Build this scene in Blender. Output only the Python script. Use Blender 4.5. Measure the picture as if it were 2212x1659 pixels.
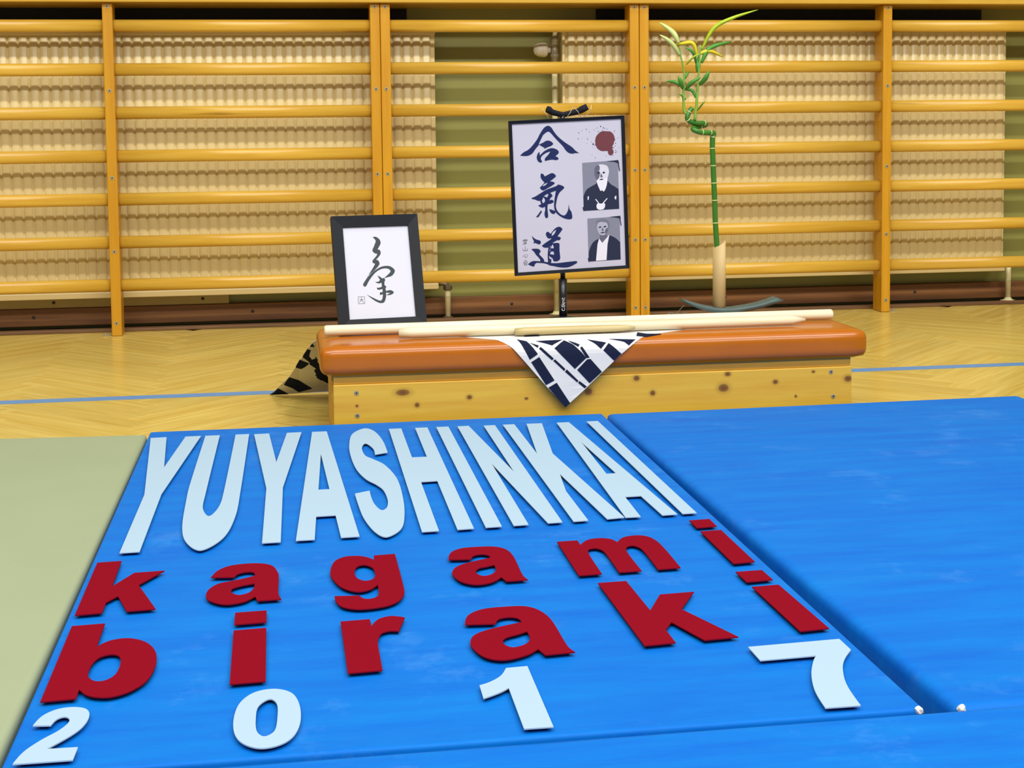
import bpy, bmesh, math, random
from mathutils import Vector, Matrix
from mathutils.geometry import tessellate_polygon
random.seed(7)
for o in list(bpy.data.objects): bpy.data.objects.remove(o)
scene = bpy.context.scene
COL = scene.collection

# ------------------------------------------------------------------ camera
YAW, PITCH, ROLL = -0.1538, -0.0733, 0.01078
cam_d = bpy.data.cameras.new('camera')
cam = bpy.data.objects.new('camera', cam_d)
COL.objects.link(cam)
_R = Matrix.Rotation(YAW, 3, 'Z') @ Matrix.Rotation(PITCH, 3, 'X') @ Matrix.Rotation(ROLL, 3, 'Y')
_r, _f, _u = _R @ Vector((1, 0, 0)), _R @ Vector((0, 1, 0)), _R @ Vector((0, 0, 1))
_M = Matrix((( _r.x, _u.x, -_f.x), (_r.y, _u.y, -_f.y), (_r.z, _u.z, -_f.z))).to_4x4()
_M.translation = Vector((-0.01901, -5.23227, 0.71088))
cam.matrix_world = _M
cam_d.sensor_fit = 'HORIZONTAL'
cam_d.sensor_width = 36.0
cam_d.lens = 36.0 * 3145.226 / 2212.0
cam_d.shift_x = 0.0
cam_d.shift_y = -(829.5 - 510.05) / 2212.0
cam_d.clip_end = 100
scene.camera = cam

# ------------------------------------------------------------------ light
w = bpy.data.worlds.new('hall_ambient'); scene.world = w; w.use_nodes = True
w.node_tree.nodes['Background'].inputs[0].default_value = (1.0, 0.95, 0.83, 1)
w.node_tree.nodes['Background'].inputs[1].default_value = 0.38
def area(name, loc, sx, sy, power, col=(1, 0.985, 0.925), tilt=0.0):
    d = bpy.data.lights.new(name, 'AREA'); d.shape = 'RECTANGLE'; d.size = sx; d.size_y = sy
    d.energy = power; d.color = col
    o = bpy.data.objects.new(name, d); COL.objects.link(o); o.location = loc; o.rotation_euler = (tilt, 0, 0)
    return o
area('ceiling_strip_light', (0.8, -5.0, 5.0), 9.0, 0.35, 640, tilt=0.55)
area('ceiling_strip_light', (0.8, -2.2, 5.0), 9.0, 0.35, 150)
area('ceiling_strip_light', (0.8, -8.6, 4.8), 9.0, 0.35, 620, tilt=0.85)
vs = scene.view_settings
vs.view_transform = 'Standard'; vs.look = 'None'; vs.gamma = 1.0; vs.use_curve_mapping = False
vs.exposure = -0.75

# ------------------------------------------------------------------ materials
def lin(c):
    return tuple(((v/255)/12.92 if v/255 <= 0.04045 else ((v/255+0.055)/1.055)**2.4) for v in c) + (1.0,)
def newmat(name):
    m = bpy.data.materials.new(name); m.use_nodes = True
    return m, m.node_tree.nodes, m.node_tree.links, m.node_tree.nodes['Principled BSDF']
def plain(name, rgb, rough=0.5, spec=0.5, metal=0.0, var=0.0, scale=40.0, bump=0.0, coat=0.0):
    m, N, L, b = newmat(name)
    b.inputs['Base Color'].default_value = lin(rgb); b.inputs['Roughness'].default_value = rough
    b.inputs['Specular IOR Level'].default_value = spec; b.inputs['Metallic'].default_value = metal
    b.inputs['Coat Weight'].default_value = coat
    if var or bump:
        tc = N.new('ShaderNodeTexCoord'); no = N.new('ShaderNodeTexNoise')
        no.inputs['Scale'].default_value = scale; no.inputs['Detail'].default_value = 4
        L.new(tc.outputs['Object'], no.inputs['Vector'])
        if var:
            hs = N.new('ShaderNodeMix'); hs.data_type = 'RGBA'
            c = lin(rgb)
            hs.inputs['A'].default_value = tuple(v*(1-var) for v in c[:3]) + (1,)
            hs.inputs['B'].default_value = tuple(min(1, v*(1+var)) for v in c[:3]) + (1,)
            L.new(no.outputs['Fac'], hs.inputs['Factor']); L.new(hs.outputs['Result'], b.inputs['Base Color'])
        if bump:
            bp = N.new('ShaderNodeBump'); bp.inputs['Strength'].default_value = bump; bp.inputs['Distance'].default_value = 0.002
            L.new(no.outputs['Fac'], bp.inputs['Height']); L.new(bp.outputs['Normal'], b.inputs['Normal'])
    return m
def wood(name, rgb1, rgb2, axis='X', rough=0.35, fine=60.0, per_object=0.0, knots=None, scuff=0.0, dark=None):
    m, N, L, b = newmat(name)
    tc = N.new('ShaderNodeTexCoord'); mp = N.new('ShaderNodeMapping')
    s = {'X': (0.06, 1, 1), 'Y': (1, 0.06, 1), 'Z': (1, 1, 0.06)}[axis]
    mp.inputs['Scale'].default_value = s
    oi = N.new('ShaderNodeObjectInfo'); geo = N.new('ShaderNodeNewGeometry')
    rnd = N.new('ShaderNodeMath'); rnd.operation = 'ADD'
    L.new(oi.outputs['Random'], rnd.inputs[0]); L.new(geo.outputs['Random Per Island'], rnd.inputs[1])
    fr = N.new('ShaderNodeMath'); fr.operation = 'FRACT'; L.new(rnd.outputs[0], fr.inputs[0])
    sc = N.new('ShaderNodeMath'); sc.operation = 'MULTIPLY'; sc.inputs[1].default_value = 37.0; L.new(fr.outputs[0], sc.inputs[0])
    cb = N.new('ShaderNodeCombineXYZ')
    for i in range(3): L.new(sc.outputs[0], cb.inputs[i])
    L.new(cb.outputs[0], mp.inputs['Location'])
    L.new(tc.outputs['Object'], mp.inputs['Vector'])
    no = N.new('ShaderNodeTexNoise'); no.inputs['Scale'].default_value = fine; no.inputs['Detail'].default_value = 6; no.inputs['Roughness'].default_value = 0.6
    L.new(mp.outputs[0], no.inputs['Vector'])
    rp = N.new('ShaderNodeValToRGB')
    rp.color_ramp.elements[0].position = 0.3; rp.color_ramp.elements[0].color = lin(rgb2)
    rp.color_ramp.elements[1].position = 0.65; rp.color_ramp.elements[1].color = lin(rgb1)
    L.new(no.outputs['Fac'], rp.inputs[0])
    col = rp.outputs[0]
    if per_object:
        hv = N.new('ShaderNodeHueSaturation')
        mr = N.new('ShaderNodeMapRange'); mr.inputs['To Min'].default_value = 1 - per_object; mr.inputs['To Max'].default_value = 1 + per_object
        L.new(fr.outputs[0], mr.inputs['Value']); L.new(mr.outputs[0], hv.inputs['Value']); L.new(col, hv.inputs['Color']); col = hv.outputs[0]
    if scuff:
        n2 = N.new('ShaderNodeTexNoise'); n2.inputs['Scale'].default_value = 30; n2.inputs['Detail'].default_value = 5
        L.new(mp.outputs[0], n2.inputs['Vector'])
        r2 = N.new('ShaderNodeValToRGB'); r2.color_ramp.elements[0].position = 0.66; r2.color_ramp.elements[1].position = 0.74
        L.new(n2.outputs['Fac'], r2.inputs[0])
        ml = N.new('ShaderNodeMath'); ml.operation = 'MULTIPLY'; ml.inputs[1].default_value = scuff; L.new(r2.outputs[0], ml.inputs[0])
        mx = N.new('ShaderNodeMix'); mx.data_type = 'RGBA'; mx.inputs['B'].default_value = lin(dark or (96, 62, 18))
        L.new(ml.outputs[0], mx.inputs['Factor']); L.new(col, mx.inputs['A']); col = mx.outputs['Result']
    for (kx, kz, rx, rz) in (knots or []):
        sub = N.new('ShaderNodeVectorMath'); sub.operation = 'SUBTRACT'; sub.inputs[1].default_value = (kx, 0, kz)
        L.new(tc.outputs['Object'], sub.inputs[0])
        mu = N.new('ShaderNodeVectorMath'); mu.operation = 'MULTIPLY'; mu.inputs[1].default_value = (1/rx, 0, 1/rz); L.new(sub.outputs[0], mu.inputs[0])
        ln = N.new('ShaderNodeVectorMath'); ln.operation = 'LENGTH'; L.new(mu.outputs[0], ln.inputs[0])
        cr = N.new('ShaderNodeValToRGB'); e = cr.color_ramp.elements
        e[0].position = 0.0; e[0].color = (1, 1, 1, 1); e[1].position = 1.0; e[1].color = (0, 0, 0, 1)
        k = cr.color_ramp.elements.new(0.42); k.color = (0.8, 0.8, 0.8, 1); k = cr.color_ramp.elements.new(0.55); k.color = (0.28, 0.28, 0.28, 1)
        L.new(ln.outputs['Value'], cr.inputs[0])
        mx = N.new('ShaderNodeMix'); mx.data_type = 'RGBA'; mx.inputs['B'].default_value = lin((104, 54, 8))
        L.new(cr.outputs[0], mx.inputs['Factor']); L.new(col, mx.inputs['A']); col = mx.outputs['Result']
    L.new(col, b.inputs['Base Color']); b.inputs['Roughness'].default_value = rough
    return m
def mat_cloth_blue():
    m, N, L, b = newmat('mat_blue_canvas')
    tc = N.new('ShaderNodeTexCoord')
    mp = N.new('ShaderNodeMapping'); mp.inputs['Scale'].default_value = (0.25, 1.6, 1); L.new(tc.outputs['Object'], mp.inputs['Vector'])
    n1 = N.new('ShaderNodeTexNoise'); n1.inputs['Scale'].default_value = 14; n1.inputs['Detail'].default_value = 8; n1.inputs['Roughness'].default_value = 0.7
    L.new(mp.outputs[0], n1.inputs['Vector'])
    rp = N.new('ShaderNodeValToRGB'); e = rp.color_ramp.elements
    e[0].position = 0.3; e[0].color = lin((0, 94, 192)); e[1].position = 0.72; e[1].color = lin((0, 116, 202))
    L.new(n1.outputs['Fac'], rp.inputs[0])
    n2 = N.new('ShaderNodeTexNoise'); n2.inputs['Scale'].default_value = 5; n2.inputs['Detail'].default_value = 10; n2.inputs['Roughness'].default_value = 0.75
    L.new(tc.outputs['Object'], n2.inputs['Vector'])
    r2 = N.new('ShaderNodeValToRGB'); r2.color_ramp.elements[0].position = 0.56; r2.color_ramp.elements[1].position = 0.8
    L.new(n2.outputs['Fac'], r2.inputs[0])
    ml = N.new('ShaderNodeMath'); ml.operation = 'MULTIPLY'; ml.inputs[1].default_value = 0.25; L.new(r2.outputs[0], ml.inputs[0])
    mx = N.new('ShaderNodeMix'); mx.data_type = 'RGBA'; mx.inputs['B'].default_value = lin((120, 178, 235))
    L.new(ml.outputs[0], mx.inputs['Factor']); L.new(rp.outputs[0], mx.inputs['A']); L.new(mx.outputs['Result'], b.inputs['Base Color'])
    n3 = N.new('ShaderNodeTexNoise'); n3.inputs['Scale'].default_value = 9; n3.inputs['Detail'].default_value = 5; L.new(mp.outputs[0], n3.inputs['Vector'])
    bp = N.new('ShaderNodeBump'); bp.inputs['Strength'].default_value = 0.25; bp.inputs['Distance'].default_value = 0.01
    L.new(n3.outputs['Fac'], bp.inputs['Height']); L.new(bp.outputs['Normal'], b.inputs['Normal'])
    b.inputs['Roughness'].default_value = 0.6; b.inputs['Specular IOR Level'].default_value = 0.15
    return m
KNOTS = [(0.2324, 0.1192, 0.0316, 0.0147), (0.2645, 0.0893, 0.0105, 0.0105), (0.3842, 0.1026, 0.0126, 0.0105), (0.5157, 0.0943, 0.0084, 0.0063), (0.6609, 0.1048, 0.0189, 0.0168), (0.7751, 0.1318, 0.0147, 0.0126), (0.8135, 0.0956, 0.0126, 0.0126), (0.9840, 0.1011, 0.0253, 0.0189), (0.9941, 0.1335, 0.0147, 0.0105), (1.1105, 0.1106, 0.0126, 0.0105), (1.2902, 0.1116, 0.0189, 0.0147), (1.1607, 0.0744, 0.0063, 0.0063), (1.2039, 0.1314, 0.0084, 0.0063), (0.1286, 0.0926, 0.0063, 0.0063)]
M = {}
M['rung'] = wood('varnished_rung_wood', (212, 170, 66), (196, 148, 46), 'X', 0.28, 55, 0.06, scuff=0.55)
M['post'] = wood('varnished_post_wood', (200, 146, 26), (188, 130, 16), 'Z', 0.35, 50, 0.05, scuff=0.35)
M['sill'] = wood('varnished_sill_wood', (206, 166, 66), (190, 144, 44), 'X', 0.3, 50)
M['plank'] = wood('oak_parquet', (212, 188, 102), (194, 160, 66), 'X', 0.24, 45, 0.07)
M['boxwood'] = wood('pine_board', (216, 174, 60), (206, 154, 44), 'X', 0.42, 45, 0, KNOTS)
M['boxrail'] = wood('pine_rail', (206, 156, 48), (190, 134, 34), 'X', 0.42, 45)
M['skirt'] = wood('dark_skirting_wood', (138, 90, 44), (104, 64, 38), 'X', 0.5, 40)
M['brownstrip'] = wood('brown_strip_wood', (120, 84, 48), (92, 62, 36), 'X', 0.5, 40)
M['jo'] = wood('pale_staff_wood', (230, 225, 202), (218, 205, 166), 'X', 0.45, 60)
M['bokken'] = wood('pale_sword_wood', (228, 220, 194), (212, 196, 152), 'X', 0.45, 60)
M['tanto'] = wood('pale_knife_wood', (198, 180, 130), (182, 160, 104), 'X', 0.5, 60)
M['leather'] = plain('tan_leather', (174, 94, 4), 0.24, 0.5, var=0.10, scale=14, bump=0.10)
M['radiator'] = plain('cream_radiator_enamel', (220, 200, 146), 0.28, 0.5, var=0.03, scale=6)
M['pipe'] = plain('cream_pipe_enamel', (206, 194, 148), 0.35)
M['brass'] = plain('tarnished_fitting', (110, 96, 78), 0.4, 0.5, metal=0.6)
M['valve'] = plain('grey_valve_metal', (158, 148, 126), 0.4, 0.5, metal=0.2)
M['thermo'] = plain('white_plastic', (224, 216, 196), 0.4)
M['wall'] = plain('olive_green_wall_paint', (138, 136, 70), 0.45, 0.5, var=0.06, scale=3)
M['board'] = plain('stained_cream_board', (184, 164, 112), 0.6, 0.3, var=0.12, scale=18)
M['dark'] = plain('black_gap', (24, 20, 20), 0.8, 0.2)
M['shadepanel'] = plain('black_shade_panel', (30, 32, 36), 0.6, 0.2)  # near-black colour stands for the shade in the slot under the sill
M['screw'] = plain('zinc_screw', (158, 146, 116), 0.45, 0.5, metal=0.15)
M['screwhole'] = plain('screw_socket', (40, 34, 26), 0.6)
M['blue'] = mat_cloth_blue()
M['green'] = plain('pale_green_canvas', (150, 160, 130), 0.6, 0.3, var=0.06, scale=5, bump=0.2)
M['patch'] = plain('white_corner_patch', (220, 214, 206), 0.6)
M['lineblue'] = plain('blue_court_paint', (70, 140, 206), 0.3, var=0.05, scale=8)
M['letw'] = plain('pale_blue_letter', (161, 185, 206), 0.85, 0.1)
M['letspacer'] = plain('dark_blue_shadow_spacer', (16, 50, 96), 0.9, 0.1)  # for the added spacers that give the letters a drop shadow
M['letr'] = plain('crimson_letter', (126, 12, 30), 0.9, 0.02)
M['blackframe'] = plain('black_lacquer_frame', (12, 16, 26), 0.55, 0.25, var=0.1, scale=60)
M['paper'] = plain('white_paper', (192, 190, 208), 0.4, 0.4)
M['paper2'] = plain('white_print_paper', (194, 194, 210), 0.35, 0.4)
M['ink'] = plain('blue_black_ink', (24, 36, 84), 0.5, 0.3)
M['ink2'] = plain('dark_green_black_ink', (38, 50, 54), 0.5, 0.3, var=0.3, scale=20)
M['inkthin'] = plain('faint_grey_ink', (92, 90, 100), 0.6, 0.2)
M['splat'] = plain('dark_red_ink', (106, 54, 62), 0.45, 0.4, var=0.1, scale=20)
for k, c in dict(bg=(126, 128, 146), robe=(36, 42, 66), skin=(206, 204, 218), shade=(96, 96, 116), dark=(34, 38, 60), ear=(120, 120, 140), white=(222, 220, 232), grey=(110, 112, 130), skin2=(168, 168, 186)).items():
    M['ph_'+k] = plain('photo_print_'+k, c, 0.5, 0.3)
M['foam'] = plain('black_foam', (26, 28, 38), 0.8, 0.2)
M['blackmetal'] = plain('black_painted_tube', (20, 20, 28), 0.35, 0.5)
M['logo'] = plain('white_logo_print', (226, 226, 230), 0.5)
M['cord'] = plain('natural_cord', (206, 192, 158), 0.8)
M['clothw'] = plain('off_white_cotton', (214, 212, 212), 0.85, 0.1, var=0.03, scale=30)
M['clothn'] = plain('navy_cotton_print', (26, 32, 56), 0.85, 0.1)
M['vase'] = plain('beige_ceramic', (196, 168, 116), 0.5, 0.4, var=0.04, scale=20)
M['dish'] = plain('grey_green_glaze', (70, 88, 86), 0.45, 0.4, var=0.25, scale=25)
M['stalk'] = plain('bamboo_stalk_green', (54, 112, 30), 0.35, 0.5, var=0.25, scale=30)
M['node'] = plain('bamboo_node_ring', (206, 200, 140), 0.6)
M['shoot'] = plain('young_shoot_green', (122, 164, 60), 0.5, var=0.2, scale=30)
for k, c in dict(green=(74, 140, 48), pale=(196, 206, 128), yellow=(206, 190, 34), lime=(168, 192, 40)).items():
    mm = plain('leaf_'+k, c, 0.45, 0.4, var=0.2, scale=25); M['leaf_'+k] = mm
M['twig'] = plain('grey_dry_fibre', (120, 108, 100), 0.8)

# ------------------------------------------------------------------ helpers
def add(name, bm, mat, parent=None, smooth=False):
    me = bpy.data.meshes.new(name)
    bmesh.ops.recalc_face_normals(bm, faces=bm.faces)
    bm.to_mesh(me); bm.free()
    if smooth:
        for f in me.polygons: f.use_smooth = True
    if mat: me.materials.append(M[mat])
    o = bpy.data.objects.new(name, me); COL.objects.link(o)
    if parent: o.parent = parent
    return o
def inst(src, name, parent=None, loc=None):
    o = src.copy(); o.name = name; COL.objects.link(o)
    if parent is not None: o.parent = parent
    if loc is not None: o.location = loc
    return o
def empty(name, loc=(0, 0, 0), rot=None):
    o = bpy.data.objects.new(name, None); o.empty_display_size = 0.05; COL.objects.link(o); o.location = loc
    if rot is not None: o.rotation_euler = rot
    return o
def tag(o, label, cat, group=None):
    o['label'] = label; o['category'] = cat
    if group: o['group'] = group
    return o
def struct(o, label=None):
    o['kind'] = 'structure'
    if label: o['label'] = label
    return o
def box(x0, x1, y0, y1, z0, z1, bev=0.0, seg=2, bm=None):
    b = bm or bmesh.new()
    r = bmesh.ops.create_cube(b, size=1)
    vs_ = r['verts']
    for v in vs_:
        v.co = Vector(((x0+x1)/2 + v.co.x*(x1-x0), (y0+y1)/2 + v.co.y*(y1-y0), (z0+z1)/2 + v.co.z*(z1-z0)))
    if bev:
        ed = list({e for v in vs_ for e in v.link_edges})
        bmesh.ops.bevel(b, geom=ed, offset=bev, segments=seg, profile=0.5, affect='EDGES')
    return b
def tube(path, rad, seg=12, bm=None, sy=1.0, cap=True, up=(0, 0, 1)):
    b = bm or bmesh.new(); n = len(path); P = [Vector(p) for p in path]
    R = rad if isinstance(rad, (list, tuple)) else [rad]*n
    prev = None; rings = []
    for i in range(n):
        t = (P[min(i+1, n-1)] - P[max(i-1, 0)]).normalized()
        if prev is None:
            u = Vector(up) if abs(t.dot(Vector(up))) < 0.9 else Vector((1, 0, 0))
            a = (u - t*u.dot(t)).normalized()
        else:
            a = (prev - t*prev.dot(t)).normalized()
        prev = a; c = t.cross(a)
        rings.append([b.verts.new(P[i] + (a*math.cos(2*math.pi*k/seg) + c*sy*math.sin(2*math.pi*k/seg))*R[i]) for k in range(seg)])
    for i in range(n-1):
        for k in range(seg):
            b.faces.new((rings[i][k], rings[i][(k+1) % seg], rings[i+1][(k+1) % seg], rings[i+1][k]))
    if cap:
        b.faces.new(rings[0][::-1]); b.faces.new(rings[-1])
    return b
def lathe(prof, seg=24, loc=(0, 0, 0), axis='Z', bm=None):
    b = bm or bmesh.new(); rings = []
    for r, h in prof:
        ring = []
        for k in range(seg):
            a = 2*math.pi*k/seg; c, s_ = r*math.cos(a), r*math.sin(a)
            p = {'Z': (c, s_, h), 'X': (h, c, s_), 'Y': (c, h, s_)}[axis]
            ring.append(b.verts.new(Vector(p) + Vector(loc)))
        rings.append(ring)
    for i in range(len(rings)-1):
        for k in range(seg):
            b.faces.new((rings[i][k], rings[i][(k+1) % seg], rings[i+1][(k+1) % seg], rings[i+1][k]))
    b.faces.new(rings[0][::-1]); b.faces.new(rings[-1])
    return b
def curve(pts, n=6):
    """closed outline: points flagged 1 are smooth (Catmull-Rom), others are corners"""
    N_ = len(pts); out = []
    for i in range(N_):
        p0, p1 = pts[i], pts[(i+1) % N_]
        s0, s1 = len(p0) > 2, len(p1) > 2
        a, b = Vector(p0[:2]), Vector(p1[:2])
        out.append(a)
        if not s0 and not s1: continue
        m0 = (b - Vector(pts[i-1][:2]))*0.5 if s0 else (b-a)
        m1 = (Vector(pts[(i+2) % N_][:2]) - a)*0.5 if s1 else (b-a)
        L_ = (b-a).length
        for m_ in (m0, m1):
            if m_.length > 1.3*L_: m_ *= 1.3*L_/m_.length
        if not s0: m0 = (b-a)*1.5 - m1*0.5
        if not s1: m1 = (b-a)*1.5 - m0*0.5
        for k in range(1, n):
            t = k/n
            out.append(a*(2*t**3-3*t**2+1) + m0*(t**3-2*t**2+t) + b*(-2*t**3+3*t**2) + m1*(t**3-t**2))
    return out
def poly(loops, place, depth_place=None, n=6, bm=None):
    """flat polygon with holes; place(u,v)->front point, depth_place(u,v)->back point gives it thickness"""
    b = bm or bmesh.new()
    L_ = [curve(l, n) for l in loops]
    tris = tessellate_polygon([[Vector((p.x, p.y, 0)) for p in l] for l in L_])
    flat = [p for l in L_ for p in l]
    fv = [b.verts.new(place(p.x, p.y)) for p in flat]
    for t in tris:
        try: b.faces.new([fv[i] for i in t])
        except ValueError: pass
    if depth_place:
        bv = [b.verts.new(depth_place(p.x, p.y)) for p in flat]
        k = 0
        for l in L_:
            m_ = len(l)
            for i in range(m_):
                j = (i+1) % m_
                b.faces.new((fv[k+i], fv[k+j], bv[k+j], bv[k+i]))
            k += m_
        for t in tris:
            try: b.faces.new([bv[i] for i in reversed(t)])
            except ValueError: pass
    return b
def strokes(lines, wd, place, bm=None):
    b = bm or bmesh.new()
    for l in lines:
        for p, q in zip(l, l[1:]):
            a, c = Vector(p[:2]), Vector(q[:2]); d = (c-a)
            if d.length < 1e-6: continue
            d.normalize(); nrm = Vector((-d.y, d.x))*wd/2; a = a - d*wd/3; c = c + d*wd/3
            b.faces.new([b.verts.new(place(*(v))) for v in (a+nrm, a-nrm, c-nrm, c+nrm)])
    return b

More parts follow.
